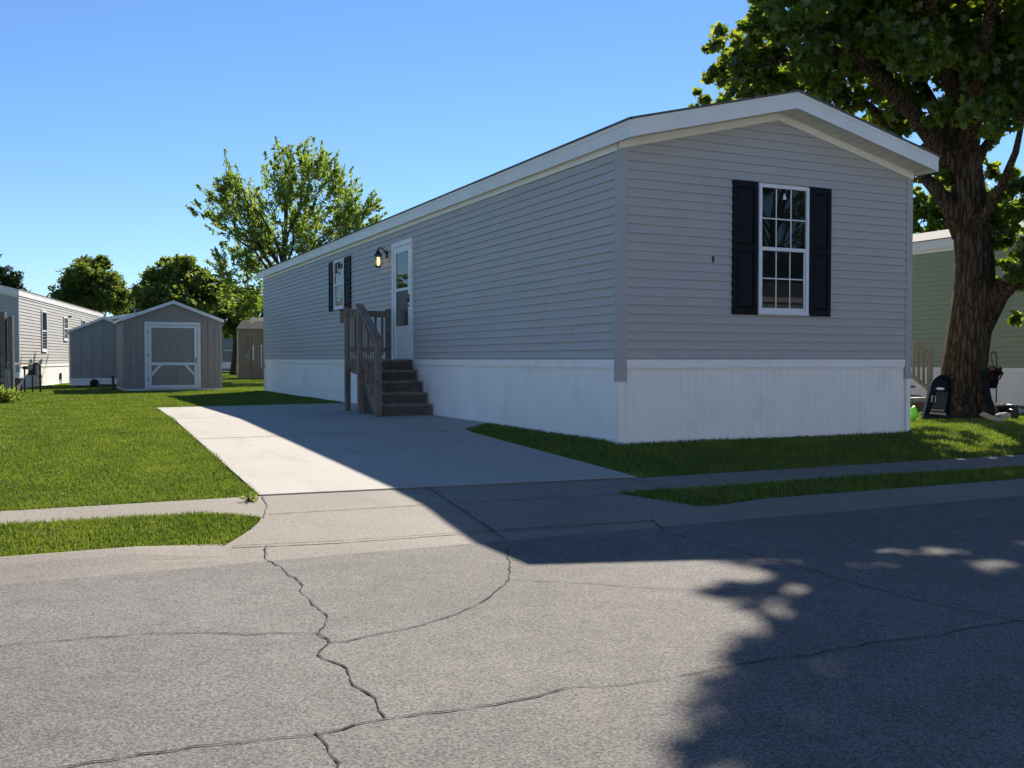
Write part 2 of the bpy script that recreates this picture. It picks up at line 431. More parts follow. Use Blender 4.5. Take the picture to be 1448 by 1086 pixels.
kerb('kerb', 'low concrete kerb right of the driveway apron', -1.05, 40, 0)

# ---------------------------------------------------------------- grass
def in_poly(px, py, poly):
    ins = np.zeros(len(px), bool); n = len(poly)
    for i in range(n):
        x0, y0 = poly[i]; x1, y1 = poly[(i+1) % n]
        c = ((y0 > py) != (y1 > py)) & (px < (x1-x0)*(py-y0)/((y1-y0) if y1 != y0 else 1e-9)+x0)
        ins ^= c
    return ins
yv = np.array([-60, -3.6, -2.4, -1.7, .2, 400]); zv = np.array([-.24, -.24, -.16, -.14, 0, 0])
EXCL = []
def grass(name, label, poly, dens, h0, h1, maxd=60, d0=8.0, pw=1.5, lean=.5, edge_lean=0):
    xs = [p[0] for p in poly]; yy = [p[1] for p in poly]
    A = (max(xs)-min(xs))*(max(yy)-min(yy)); N = int(A*dens)
    x = RNG.uniform(min(xs), max(xs), N); y = RNG.uniform(min(yy), max(yy), N)
    dx, dy = x-CAM.x, y-CAM.y
    Z = dx*FW.x+dy*FW.y; X = dx*RT.x+dy*RT.y; d = np.hypot(dx, dy)
    keep = in_poly(x, y, poly) & (Z > .5) & (np.abs(X) < Z*.66+.8) & (d < maxd) & (RNG.random(N) < np.minimum(1, (d0/d)**pw))
    # patchy density
    patch = .5+.25*np.sin(x*1.7+1.3*np.sin(y*1.1))+.25*np.sin(y*2.3+1.1*np.sin(x*.9+2))
    keep &= RNG.random(N) < .6+.4*patch
    for (ex0, ex1, ey0, ey1) in EXCL: keep &= ~((x > ex0) & (x < ex1) & (y > ey0) & (y < ey1))
    x, y, d, patch = x[keep], y[keep], d[keep], patch[keep]; n = len(x)
    z = np.interp(y, yv, zv)
    kk = np.clip((-.12-x)/.5, 0, 1)*((y > -1.7) & (y < 6)); z = kk*(-.14*(6-y)/7.7)+(1-kk)*z
    h = RNG.uniform(h0, h1, n)*(.75+.4*patch)*(RNG.random(n)**.3); w = RNG.uniform(.0024, .0045, n)*np.maximum(1, d/d0)**.75
    a = RNG.uniform(0, 2*PI, n); la = RNG.uniform(0, 2*PI, n); ll = RNG.uniform(.1, lean, n)*h*1.2
    bx, by = np.cos(a)*w, np.sin(a)*w
    lx, ly = np.cos(la)*ll, np.sin(la)*ll
    V = np.empty((n, 5, 3))
    V[:,0] = np.stack([x-bx, y-by, z-.01], 1); V[:,1] = np.stack([x+bx, y+by, z-.01], 1)
    V[:,2] = np.stack([x+bx*.8+lx*.35, y+by*.8+ly*.35, z+h*.6], 1); V[:,3] = np.stack([x-bx*.8+lx*.35, y-by*.8+ly*.35, z+h*.6], 1)
    V[:,4] = np.stack([x+lx, y+ly, z+h*(1-.25*ll/h)], 1)
    base = np.arange(n)[:,None]*5
    T = np.concatenate([base+np.array([[0,1,2]]), base+np.array([[0,2,3]]), base+np.array([[3,2,4]])], 1).reshape(-1, 3)
    print(name, n)
    return tag(np_mesh(name, V.reshape(-1, 3), T, GRASS), label, 'grass', kind='stuff')
EXCL += [(-.98, .05, 5.7, 7.8)]
grass('grass', 'sunlit mown grass of the lawn left of the driveway',
      [(-30, -1.64), (-4.22, -1.63), (-3.85, 10.28), (-.03, 10.74), (-.03, 50), (-60, 50), (-60, 8)], 9500, .02, .046, 48)
grass('grass', 'strip of grass between the left sidewalk and the kerb',
      [(-12, -2.12), (-4.75, -2.22), (-4.55, -2.34)]+VERGE+[(-4.84, -3.17), (-12, -3.17)], 16000, .024, .058)
grass('grass', 'shaded grass around the front and right side of the grey home',
      [(-.96, -1.84), (-.6, 2.95), (-.03, 3.55), (-.03, -.03), (4.42, -.03), (4.42, 20), (30, 20), (30, -2.0)], 6500, .022, .055, 40)
grass('grass', 'tapering strip of grass between the right sidewalk and the kerb',
      [(-1.55, -2.5), (16, -2.52), (16, -3.16), (-1.22, -3.16)], 11000, .026, .066)
grass('grass', 'grass behind the far end of the grey home', [(-.03, 19.9), (30, 20.1), (30, 60), (-.03, 60)], 900, .04, .08, 70, 20)

# ---------------------------------------------------------------- homes
def siding(mb, Mf, u_of_z, z0, n, h, lip=.016, seams=False):
    for i in range(n):
        za, zb = z0+i*h, z0+(i+1)*h
        (a0, b0), (a1, b1) = u_of_z(za), u_of_z(zb)
        if b0-a0 < .02: break
        cuts = [0, 1]
        if seams:
            L = b0-a0; c = (random.Random(i//2*13+5).uniform(.5, 3.6))/L; cuts = [0]
            while c < .97: cuts.append(c); c += 3.66/L
            cuts.append(1)
        for k, (s0, s1) in enumerate(zip(cuts, cuts[1:])):
            e = .0018*(k % 2) if seams else 0
            A0, B0 = a0+(b0-a0)*s0, a0+(b0-a0)*s1; A1, B1 = a1+(b1-a1)*s0, a1+(b1-a1)*s1
            zl = za+.010; zt = za+.016; zm = za+h*.55
            am, bm_ = A0+(A1-A0)*.55, B0+(B1-B0)*.55
            mb.poly([Mf(A0, za, .004+e), Mf(B0, za, .004+e), Mf(B0, za+.001, e), Mf(A0, za+.001, e)])
            mb.poly([Mf(A0, za+.001, e), Mf(B0, za+.001, e), Mf(B0, zl, e), Mf(A0, zl, e)])
            mb.poly([Mf(A0, zl, e), Mf(B0, zl, e), Mf(B0, zl, lip+e), Mf(A0, zl, lip+e)])
            mb.poly([Mf(A0, zl, lip+e), Mf(B0, zl, lip+e), Mf(B0, zt, lip+e+.001), Mf(A0, zt, lip+e+.001)])
            mb.poly([Mf(A0, zt, lip+e+.001), Mf(B0, zt, lip+e+.001), Mf(bm_, zm, lip*.62+e), Mf(am, zm, lip*.62+e)])
            mb.poly([Mf(am, zm, lip*.62+e), Mf(bm_, zm, lip*.62+e), Mf(B1, zb, .004+e), Mf(A1, zb, .004+e)])
def ribs(mb, Mf, u0, u1, z0, z1, pitch=.105, g=.010, dep=.005, o=0.0):
    n = max(1, round((u1-u0)/pitch)); p = (u1-u0)/n
    for i in range(n):
        a, b = u0+i*p, u0+(i+1)*p
        mb.poly([Mf(a, z0, o), Mf(b-g, z0, o), Mf(b-g, z1, o), Mf(a, z1, o)])
        mb.poly([Mf(b-g, z0, o), Mf(b-g/2, z0, o-dep), Mf(b-g/2, z1, o-dep), Mf(b-g, z1, o)])
        mb.poly([Mf(b-g/2, z0, o-dep), Mf(b, z0, o), Mf(b, z1, o), Mf(b-g/2, z1, o-dep)])

def make_window(root, Mf, u0, u1, v0, v1, grid=True, glass=None, white=None, both=True, fw=.042, simple=False):
    white = white or WHITE; glass = glass or GLASS
    mid = (v0+v1)/2
    mb = MB()
    for (a, b, c, d) in ((u0, u0+fw, v0, v1), (u1-fw, u1, v0, v1), (u0+fw, u1-fw, v1-fw, v1), (u0+fw, u1-fw, v0, v0+fw)):
        mb.mbox(Mf, a, b, c, d, .0, .046)
    mb.mbox(Mf, u0+fw, u1-fw, mid-.022, mid+.022, 0, .040)
    s = fw+.022
    mb.mbox(Mf, u0-.004, u1+.004, v0-.02, v0-.001, 0, .055)
    for (a, b, c, d) in ((u0+fw+.001, u0+s, v0+fw+.001, mid-.023), (u1-s, u1-fw-.001, v0+fw+.001, mid-.023), (u0+s, u1-s, v0+fw+.001, v0+s)):
        mb.mbox(Mf, a, b, c, d, 0, .027)
    w = mb.build('window', white, root, .003)
    m = MB(); m.mbox(Mf, u0+fw+.001, u1-fw-.001, mid+.023, v1-fw-.001, 0, .022); m.build('pane', glass, w)
    m = MB(); m.mbox(Mf, u0+s+.001, u1-s-.001, v0+s+.001, mid-.024, 0, .017); m.build('pane', GLASS2 if glass is GLASS else glass, w)
    if grid:
        m = MB(); g = .007
        for k in (1, 2):
            uu = u0+fw+(u1-u0-2*fw)*k/3; m.mbox(Mf, uu-g, uu+g, mid+.024, v1-fw-.002, .018, .0255)
            uu = u0+s+(u1-u0-2*s)*k/3
            if both: m.mbox(Mf, uu-g, uu+g, v0+s+.002, mid-.025, .012, .0205)
        vv = (mid+v1-fw)/2; m.mbox(Mf, u0+fw+.002, u1-fw-.002, vv-g, vv+g, .0185, .026)
        vv = (mid+v0+s)/2
        if both: m.mbox(Mf, u0+s+.002, u1-s-.002, vv-g, vv+g, .0125, .021)
        m.build('muntin', white, w)
    return w
def make_shutter(root, Mf, u0, u1, v0, v1):
    mb = MB(); st = .055; mid = v0+(v1-v0)*.5
    mb.mbox(Mf, u0, u1, v0, v1, .004, .020)
    mb.mbox(Mf, u0, u0+st, v0, v1, .0205, .036); mb.mbox(Mf, u1-st, u1, v0, v1, .0205, .036)
    for a, b in ((v0, v0+.07), (mid-.035, mid+.035), (v1-.07, v1)): mb.mbox(Mf, u0+st, u1-st, a, b, .0205, .0355)
    for a, b in ((v0+.07, mid-.035), (mid+.035, v1-.07)):
        e = .03
        q = [(u0+st+.006, a+.006), (u1-st-.006, a+.006), (u1-st-.006, b-.006), (u0+st+.006, b-.006)]
        r = [(u0+st+e, a+e), (u1-st-e, a+e), (u1-st-e, b-e), (u0+st+e, b-e)]
        Q = [Mf(u, v, .0208) for u, v in q]; R_ = [Mf(u, v, .034) for u, v in r]
        mb.poly(R_)
        for i in range(4): mb.poly([Q[i], Q[(i+1) % 4], R_[(i+1) % 4], R_[i]])
    return mb.build('shutter', SHUTTER, root, .002)

def home(name, label, loc, rz, W, L, hs, ze, zr, wallm, roofm=None, ox=.09, oy=.35, detail=True, skirtm=None, trim=None):
    roofm = roofm or SHINGLE; skirtm = skirtm or SKIRT; trim = trim or TRIMGREY
    root = empty(name, loc, label, 'mobile home', rz)
    MF = lambda u, v, o: (u, -o, v)            # front gable
    ML = lambda u, v, o: (-o, u, v)            # left long side
    MR = lambda u, v, o: (W+o, u, v)           # right long side
    MK = lambda u, v, o: (u, L+o, v)           # back gable
    hw = W/2+ox
    zl = lambda x: ze+(zr-ze)*(1-abs(x-W/2)/hw)
    zs = ze-.165                               # eave soffit
    n = round((zs-hs)/.1); h = (zs-hs)/n
    def uz(z):
        z2 = z+.16
        if z2 <= zl(0): return (0, W)
        k = (1-(z2-ze)/(zr-ze))*hw
        return (W/2-max(k, 0), W/2+max(k, 0))
    for Mf, fn, cnt, sm in ((ML, lambda z: (0, L), n, True), (MR, lambda z: (0, L), n, True), (MF, uz, n+8, False), (MK, uz, n+8, False)):
        mb = MB(); siding(mb, Mf, fn, hs, cnt, h, seams=sm and detail); mb.build('wall', wallm, root)
    # solid core so light does not leak
    mb = MB(); mb.box(.03, W-.03, .03, L-.03, -.1, zs-.005)
    mb.prism([(.03, .03, zs-.004), (W-.03, .03, zs-.004), (W/2, .03, zr-.2)], (0, L-.06, 0)); mb.build('core', ROOMDARK, root)
    for Mf, ln in ((ML, L), (MR, L), (MF, W), (MK, W)):
        mb = MB()
        ribs(mb, Mf, .0, ln, -.2, hs-.1, o=-.012)
        mb.mbox(Mf, -.0, ln, hs-.098, hs-.002, -.03, .012)
        mb.mbox(Mf, 0, ln, hs-.112, hs-.099, -.03, -.002)
        mb.mbox(Mf, .002, ln-.002, -.2, .045, -.025, -.004)
        mb.build('skirting', skirtm, root)
    cp = .085
    for (cx, cy, sx, sy) in ((0, 0, 1, 1), (W, 0, -1, 1), (0, L, 1, -1), (W, L, -1, -1)):
        mb = MB()
        mb.box(cx-sx*.018, cx+sx*cp, cy-sy*.018, cy-sy*.0, hs-.25, zs+.03)
        mb.box(cx-sx*.0181, cx-sx*.0, cy+sy*.0005, cy+sy*cp, hs-.25, zs-.001)
        mb.box(cx-sx*.012, cx+sx*.06, cy-sy*.012, cy-sy*.0, -.2, hs-.251, 1)
        mb.box(cx-sx*.0121, cx-sx*.0, cy+sy*.0005, cy+sy*.06, -.2, hs-.251, 1)
        mb.build('corner_post', [trim, skirtm], root)
    # roof
    mb = MB(); t = .022; e = .018
    zr2 = zr+e*(zr-ze)/hw
    sl = (zr-ze)/hw
    top = [(-ox-e, ze-e*sl), (W/2, zr), (W+ox+e, ze-e*sl)]
    poly = [(x, -oy-e, z+.002) for x, z in top]+[(x, -oy-e, z+t+.002) for x, z in reversed(top)]
    mb.prism(poly[::-1], (0, L+2*oy+2*e, 0))
    roof = mb.build('roof', roofm, root)
    for y0, sg in ((-oy, 1), (L+oy, -1)):
        mb = MB()
        for s_ in (0, 1):
            xa, xb = (-ox+.03, W/2) if s_ == 0 else (W/2, W+ox-.03)
            mb.prism([(xa, y0, zl(xa)-.185), (xb, y0, zl(xb)-.185), (xb, y0, zl(xb)), (xa, y0, zl(xa))], (0, sg*.028, 0))
            mb.prism([(xa, y0-sg*.006, zl(xa)-.045), (xb, y0-sg*.006, zl(xb)-.045), (xb, y0-sg*.006, zl(xb)), (xa, y0-sg*.006, zl(xa))], (0, sg*.0055, 0))
        mb.build('fascia', FASCIA, roof)
    for x0, sg in ((-ox, 1), (W+ox, -1)):
        mb = MB()
        mb.box(x0, x0+sg*.029, -oy-.001, L+oy+.001, ze-.185, ze-.001)
        mb.box(x0-sg*.006, x0-sg*.0005, -oy-.005, L+oy+.005, ze-.045, ze-.001)
        yy = 2.5
        while yy < L and detail:
            mb.box(x0-sg*.0015, x0-sg*.0003, yy, yy+.06, ze-.185, ze-.046); yy += 3.05
        mb.build('fascia', FASCIA, roof)
    mb = MB(); bw = .13
    for y0, y1 in ((-oy+.03, -.001), (L+.001, L+oy-.03)):
        for s_ in (0, 1):
            nb = int((W/2+ox-.04)/bw)
            for k in range(nb+1):
                d0, d1 = k*bw, min((k+1)*bw-.018, W/2+ox-.035)
                if d1 <= d0: continue
                xa, xb = (W/2-d0, W/2-d1) if s_ == 0 else (W/2+d0, W/2+d1)
                mb.prism([(xa, y0, zl(xa)-.155), (xb, y0, zl(xb)-.155), (xb, y0, zl(xb)-.167), (xa, y0, zl(xa)-.167)], (0, y1-y0, 0))
            xa, xb = (W/2, -ox+.03) if s_ == 0 else (W/2, W+ox-.03)
            mb.poly([(xa, y0, zl(xa)-.125), (xb, y0, zl(xb)-.125), (xb, y1, zl(xb)-.125), (xa, y1, zl(xa)-.125)])
    mb.box(-ox+.03, 0, -oy+.03, L+oy-.03, zs-.002, zs+.008); mb.box(W, W+ox-.03, -oy+.03, L+oy-.03, zs-.002, zs+.008)
    mb.build('soffit', CREAM, roof)
    mb = MB()
    for y0, sg in ((0, -1), (L, 1)):
        for s_ in (0, 1):
            xa, xb = (-.02, W/2) if s_ == 0 else (W/2, W+.02)
            mb.prism([(xa, y0, zl(xa)-.255), (xb, y0, zl(xb)-.255), (xb, y0, zl(xb)-.168), (xa, y0, zl(xa)-.168)], (0, sg*.026, 0))
    mb.box(-.024, 0, .03, L-.03, zs-.085, zs-.003); mb.box(W, W+.024, .03, L-.03, zs-.085, zs-.003)
    mb.build('frieze', FRIEZE, roof)
    return root, MF, ML, MR, roof

root, MF, ML, MR, roof = home('mobile_home', 'large grey lap-sided mobile home with white skirting and black shutters beside the driveway', (0,0,0), 0, 4.38, 19.7, .93, 3.48, 4.03, SIDING)
make_window(root, MF, 1.893, 2.652, 1.478, 3.005)
make_shutter(root, MF, 1.520, 1.882, 1.455, 3.02)
make_shutter(root, MF, 2.664, 3.012, 1.455, 3.02)
make_window(root, ML, 11.03, 11.83, 2.02, 3.06, both=False)
make_shutter(root, ML, 10.54, 11.015, 1.99, 3.08)
make_shutter(root, ML, 11.845, 12.28, 1.99, 3.08)
# door
mb = MB(); d0, d1, dz0, dz1 = 6.74, 7.80, .945, 3.02
mb.mbox(ML, d0, d0+.075, dz0, dz1, 0, .05); mb.mbox(ML, d1-.075, d1, dz0, dz1, 0, .05)
mb.mbox(ML, d0+.075, d1-.075, dz1-.085, dz1, 0, .05); mb.mbox(ML, d0, d1, dz0-.035, dz0-.001, 0, .06)
door = mb.build('door', WHITE, root, .004); door['label'] = 'white storm door with two stacked glass panes'
mb = MB(); s0, s1 = d0+.08, d1-.08
mb.mbox(ML, s0, s0+.12, dz0+.01, dz1-.09, 0, .035); mb.mbox(ML, s1-.12, s1, dz0+.01, dz1-.09, 0, .035)
mb.mbox(ML, s0+.12, s1-.12, dz1-.2, dz1-.09, 0, .035); mb.mbox(ML, s0+.12, s1-.12, 2.14, 2.19, 0, .035)
mb.mbox(ML, s0+.12, s1-.12, dz0+.01, 1.52, 0, .033)
mb.mbox(ML, s0+.2, s1-.2, dz0+.1, 1.42, .0335, .037)
mb.build('door_leaf', WHITE, door, .003)
m = MB(); m.mbox(ML, s0+.121, s1-.121, 2.191, dz1-.201, 0, .02); m.build('pane', GLASS, door)
m = MB(); m.mbox(ML, s0+.121, s1-.121, 1.521, 2.139, 0, .02); m.build('pane', SCREENED, door)
m = MB(); m.mbox(ML, s0+.04, s0+.075, 1.92, 2.06, .036, .05); m.mbox(ML, s0+.045, s0+.07, 1.94, 1.97, .05, .09); m.mbox(ML, s0+.05, s0+.16, 1.945, 1.965, .075, .092)
m.tube([ML(s0+.057, 1.86, .036), ML(s0+.057, 1.86, .05)], .018, 10)
m.build('handle', BLACK, door)
# lantern on the wall beside the door
ly, lz = 8.28, 2.80
mb = MB()
mb.mbox(ML, ly-.16, ly-.06, lz+.0, lz+.14, .014, .03)
mb.tube([ML(ly-.12, lz+.08, .03), ML(ly-.10, lz+.16, .08), ML(ly-.03, lz+.2, .13), ML(ly, lz+.15, .15)], .013, 8)
mb.tube([ML(ly, lz+.17, .15), ML(ly, lz+.14, .15), ML(ly, lz+.10, .15), ML(ly, lz+.06, .15), ML(ly, lz+.05, .15)], [.01, .028, .048, .08, .08], 8)
mb.tube([ML(ly, lz-.17, .15), ML(ly, lz-.15, .15)], [.045, .055], 8)
for k in range(4):
    a = PI/4+k*PI/2
    mb.tube([(-.15+.067*math.cos(a), ly+.067*math.sin(a), lz+.05), (-.15+.050*math.cos(a), ly+.050*math.sin(a), lz-.15)], .007, 6)
lamp = mb.build('wall_lantern', BLACK, root)
m = MB(); m.tube([(-.15, ly, lz-.13), (-.15, ly, lz-.10), (-.15, ly, lz-.03), (-.15, ly, lz+.02)], [.02, .036, .038, .028], 10); m.build('bulb', LAMPGLOW, lamp, smooth=True)
# wall fittings
m = MB(); m.mbox(ML, 10.62, 11.16, 1.70, 1.96, .0, .09); m.mbox(ML, 10.6, 11.18, 1.962, 1.985, 0, .11)
b = m.build('planter_box', pm('brown_stained_board', (.17,.10,.07), .7, .25, 4), root, .004); b['label'] = 'weathered brown wooden box under the side window'
m = MB(); m.mbox(MF, 1.235, 1.26, 2.06, 2.12, .008, .028); m.mbox(MF, 1.24, 1.255, 2.045, 2.059, .008, .022)
m.build('hook', pm('rust_brown', (.13,.06,.035), .7), root)
m = MB()
m.poly([MF(2.26, 2.84, .0232), MF(2.31, 2.84, .0232), MF(2.31, 2.87, .0232), MF(2.287, 2.915, .0232), MF(2.272, 2.9, .0232)]); m.build('sticker', BADGE, root)

# ---------------------------------------------------------------- wooden steps by the door
st = empty('wooden_steps', (-.5, 6.8, .02), 'weathered dark wooden steps with a railed landing at the white door', 'steps')
def part(mb, name, m, bevel=.004, root=None, off=(-.5, 6.8, .02)):
    o = mb.build(name, m, root or st, bevel)
    o.data.transform(Matrix.Translation(Vector((-off[0], -off[1], -off[2])))); return o
OX = -.95; YT = 6.75; RUN = .235; NS = 5; RIS = .91/5
for k in range(NS):
    zt = .02+.91*(k+1)/5
    yf = YT-(NS-1-k)*RUN
    yb = yf+RUN if k < NS-1 else 7.55
    x1 = .0-.035
    m = MB(); m.box(OX+.06, x1, yf-.028, yb-.004 if k < NS-1 else yb, zt-.036, zt)
    if k == NS-1:
        m = MB(); y = yf-.028
        while y < yb: m.box(OX+.06, x1, y, min(y+.138, yb), zt-.036, zt); y += .144
    part(m, 'tread', WOOD)
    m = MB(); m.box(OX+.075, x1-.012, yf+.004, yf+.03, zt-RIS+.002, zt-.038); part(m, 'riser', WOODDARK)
for x in (OX+.045, -.06):
    m = MB(); pts = [(x, YT-(NS-1)*RUN, .02), (x, YT-(NS-1)*RUN, .02+RIS-.05)]
    for k in range(1, NS):
        yf = YT-(NS-1-k)*RUN+.032; pts += [(x, yf, .02+RIS*k-.042), (x, yf, .02+RIS*(k+1)-.042)]
    pts += [(x, 7.5, .93-.042), (x, 7.5, .7), (x, YT+.1, .64), (x, YT-(NS-1)*RUN+.3, .02)]
    m.prism(pts, (.026, 0, 0)); part(m, 'stringer', WOOD, 0)
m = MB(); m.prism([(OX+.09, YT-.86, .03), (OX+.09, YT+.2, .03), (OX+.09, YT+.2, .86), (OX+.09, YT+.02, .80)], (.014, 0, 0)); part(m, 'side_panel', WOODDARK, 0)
posts = [(OX, YT-.99, -.0, 1.17), (OX, YT-.0, -.0, 1.86), (OX, 7.54, .0, 1.84), (-.2, 7.54, .0, 1.83)]
for (x, y, z0, z1) in posts:
    m = MB(); m.box(x-.045, x+.045, y-.045, y+.045, z0+.02, z1); part(m, 'post', WOOD, .005)
m = MB(); m.beam((OX, YT-1.09, 1.19), (OX, YT+.06, 1.855), .13, .04); part(m, 'handrail', WOOD)
m = MB(); m.beam((OX+.0, YT-.97, 1.10), (OX+.0, YT-.04, 1.735), .04, .09); part(m, 'stair_rail', WOOD)
m = MB(); m.beam((OX, YT-.97, .34), (OX, YT-.04, .98), .04, .09); part(m, 'stair_rail', WOOD)
m = MB()
m.box(OX-.018, OX+.018, YT+.046, 7.494, 1.70, 1.79); part(m, 'side_rail', WOOD)
m = MB(); m.box(OX-.018, OX+.018, YT+.046, 7.494, .80, .925); part(m, 'side_rail', WOOD)
m = MB(); m.box(OX+.046, -.246, 7.522, 7.558, 1.68, 1.79); part(m, 'back_rail', WOOD)
m = MB(); m.box(OX+.046, -.246, 7.522, 7.558, 1.06, 1.14); part(m, 'back_rail', WOOD)
for k in range(7):
    f = (k+.6)/7.4; y = YT-.95+f*.92; z = .35+f*.63
    m = MB(); m.box(OX-.040, OX-.022, y-.017, y+.017, z-.06, z+.83); part(m, 'baluster', WOOD, .002)
for k in range(5):
    y = YT+.12+k*.14
    m = MB(); m.box(OX-.037, OX-.019, y-.017, y+.017, .78, 1.78); part(m, 'baluster', WOOD, .002)
for k in range(5):
    x = OX+.15+k*.125
    m = MB(); m.box(x-.018, x+.018, 7.559, 7.59, 1.0, 1.77); part(m, 'baluster', WOOD, .002)

# ---------------------------------------------------------------- trees
def frames(n, rng, up=.5):
    nrm = rng.normal(size=(n, 3)); nrm[:,2] += up*1.2; nrm /= np.linalg.norm(nrm, axis=1)[:,None]
    t = rng.normal(size=(n, 3)); t -= nrm*(t*nrm).sum(1)[:,None]; t /= np.linalg.norm(t, axis=1)[:,None]
    return nrm, t, np.cross(nrm, t)
MAPLE_T = np.array([(0,-.5),(.10,-.36),(.42,-.30),(.28,-.10),(.52,.12),(.22,.12),(.17,.26),(0,.56),(-.17,.26),(-.22,.12),(-.52,.12),(-.28,-.10),(-.42,-.30),(-.10,-.36)])
OVAL_T = np.array([(0,-.5),(.26,-.12),(.22,.2),(0,.5),(-.22,.2),(-.26,-.12)])
LONG_T = np.array([(0,-.5),(.13,-.1),(.10,.25),(0,.5),(-.10,.25),(-.13,-.1)])
def leaf_mesh(name, C, size, tmpl, mat, parent, rng, up=.5, direction=None, off=None):
    n = len(C)
    nrm, t, b = frames(n, rng, up)
    if direction is not None:
        b = direction/np.linalg.norm(direction, axis=1)[:,None]; b = b+rng.normal(size=(n,3))*.35; b /= np.linalg.norm(b, axis=1)[:,None]
        nrm = nrm-b*(nrm*b).sum(1)[:,None]; nrm /= np.linalg.norm(nrm, axis=1)[:,None]; t = np.cross(b, nrm)
    s = size*rng.uniform(.65, 1.25, n)
    K = len(tmpl)
    V = np.empty((n, K, 3))
    for k, (u, v) in enumerate(tmpl):
        w = -.35*abs(u)+.05-.25*v*v
        V[:,k] = C+(t*u+b*v+nrm*w)*s[:,None]
    base = np.arange(n)[:,None]*K
    if K > 8:
        Fc = base+np.arange(K)[None,:]
        return np_mesh(name, V.reshape(-1,3)-np.array(off), Fc, mat, parent)
    T = np.concatenate([base+np.array([[0, i, i+1]]) for i in range(1, K-1)], 1).reshape(-1, 3)
    return np_mesh(name, V.reshape(-1,3)-np.array(off), T, mat, parent)

def curve(a, b, sag, rng, n=6, jit=.06):
    a = Vector(a); b = Vector(b); L = (b-a).length
    return [a.lerp(b, i/n)+Vector((0,0,sag*L*math.sin(PI*i/n)))+Vector(rng.normal(size=3)*jit*L*math.sin(PI*i/n)*.5) for i in range(n+1)]

def tree(name, label, base, clumps, nl, lsize, mat, seed, bark=BARK2, tr=.25, fork=.35, tmpl=OVAL_T, group=None, up=.5, squash=.75, spray=False, stems=1, cat='tree'):
    """clumps: list of (centre, radius); leaves are spread through every clump, limbs reach into them"""
    rng = np.random.default_rng(seed)
    base = Vector(base); root = empty(name, base, label, cat, 0, group)
    cs = np.array([tuple(c) for c, r in clumps]); rs = np.array([r for c, r in clumps])
    top = cs[:,2].max(); ctr = cs.mean(0)
    mb = MB()
    fz = base.z+(top-base.z)*fork
    fk = Vector((base.x+(ctr[0]-base.x)*.4, base.y+(ctr[1]-base.y)*.4, fz))
    tops = Vector((ctr[0], ctr[1], base.z+(top-base.z)*.8))
    mb.tube([base-Vector((0,0,.1)), base+Vector((0,0,.3)), base.lerp(fk, .5), fk, fk.lerp(tops, .5), tops], [tr*1.35, tr*1.05, tr*.9, tr*.75, tr*.4, tr*.1], 8)
    idx = rng.permutation(len(cs))[:min(len(cs), 26)]
    for i in idx:
        s = fk.lerp(tops, max(0, min(.75, (cs[i,2]-fz)/(top-fz+.01)-.35)))
        p = curve(s, cs[i]+np.array((0,0,rs[i]*.4)), .06, rng)
        r0 = tr*rng.uniform(.15, .28); mb.tube(p, [r0*(1-.85*k/6) for k in range(7)], 6)
    t = mb.build('trunk', bark, root, smooth=True); t.data.transform(Matrix.Translation(-base))
    vol = rs**2; cnt = np.maximum(4, (nl*vol/vol.sum()).astype(int))
    C = []; D = []
    for c, r, k in zip(cs, rs, cnt):
        if spray:
            nt = max(3, k//30)
            dirs = rng.normal(size=(nt, 3)); dirs[:,2] = np.abs(dirs[:,2])*1.3+.5
            out = (c-ctr); out = out/(np.linalg.norm(out)+.01); dirs += out*.9
            dirs /= np.linalg.norm(dirs, axis=1)[:,None]
            st_ = c+rng.normal(size=(nt, 3))*r*.42-np.array((0,0,r*.3))
            ln = rng.uniform(.6, 1.5, nt)*r
            j = rng.integers(0, nt, k); f = rng.random(k)
            C.append(st_[j]+dirs[j]*(ln[j]*f)[:,None]+rng.normal(size=(k,3))*(.03+.075*(1-f))[:,None]*r)
            dd = dirs[j]*.8+rng.normal(size=(k,3))*.5; D.append(dd)
        else:
            # sub-clumps give ragged edges and gaps
            ns = max(4, k//40); d = rng.normal(size=(ns, 3)); d /= np.linalg.norm(d, axis=1)[:,None]
            sub = c+d*(r*rng.uniform(.35, 1.0, ns)**.7)[:,None]*np.array((1,1,squash))
            j = rng.integers(0, ns, k)
            C.append(sub[j]+rng.normal(size=(k,3))*r*.17*np.array((1,1,.7)))
    C = np.concatenate(C)
    leaf_mesh('crown', C, lsize, tmpl, mat, root, rng, up, np.concatenate(D) if spray else None, tuple(base))
    return root

def px_clumps(spec, Z, depth, rng, extra=0):
    """(px, py, radius_px) blobs at depth Z, each thrown to a few depths so the crown is as deep as it is wide"""
    out = []
    for px, py, r in spec:
        for k in range(1+extra):
            z = Z+rng.uniform(-depth, depth)*(0.3 if k == 0 else 1)
            c = at(px+rng.normal()*r*.15, py+rng.normal()*r*.1, Z) + Vector((FW.x, FW.y, 0)).normalized()*(z-Z)
            out.append((c, r*Z/F*rng.uniform(.9, 1.1)))
    return out
def ell_clumps(center, rx, rz_, n, rc, rng, lo=None):
    out = []
    while len(out) < n:
        d = rng.normal(size=3); d /= np.linalg.norm(d); q = rng.uniform(.45, 1)**.5
        c = np.array(center)+d*q*np.array((rx, rx, rz_))
        if lo is not None and c[2] < lo: continue
        out.append((Vector(c), rc*rng.uniform(.75, 1.25)))
    return out
rg = np.random.default_rng(3)

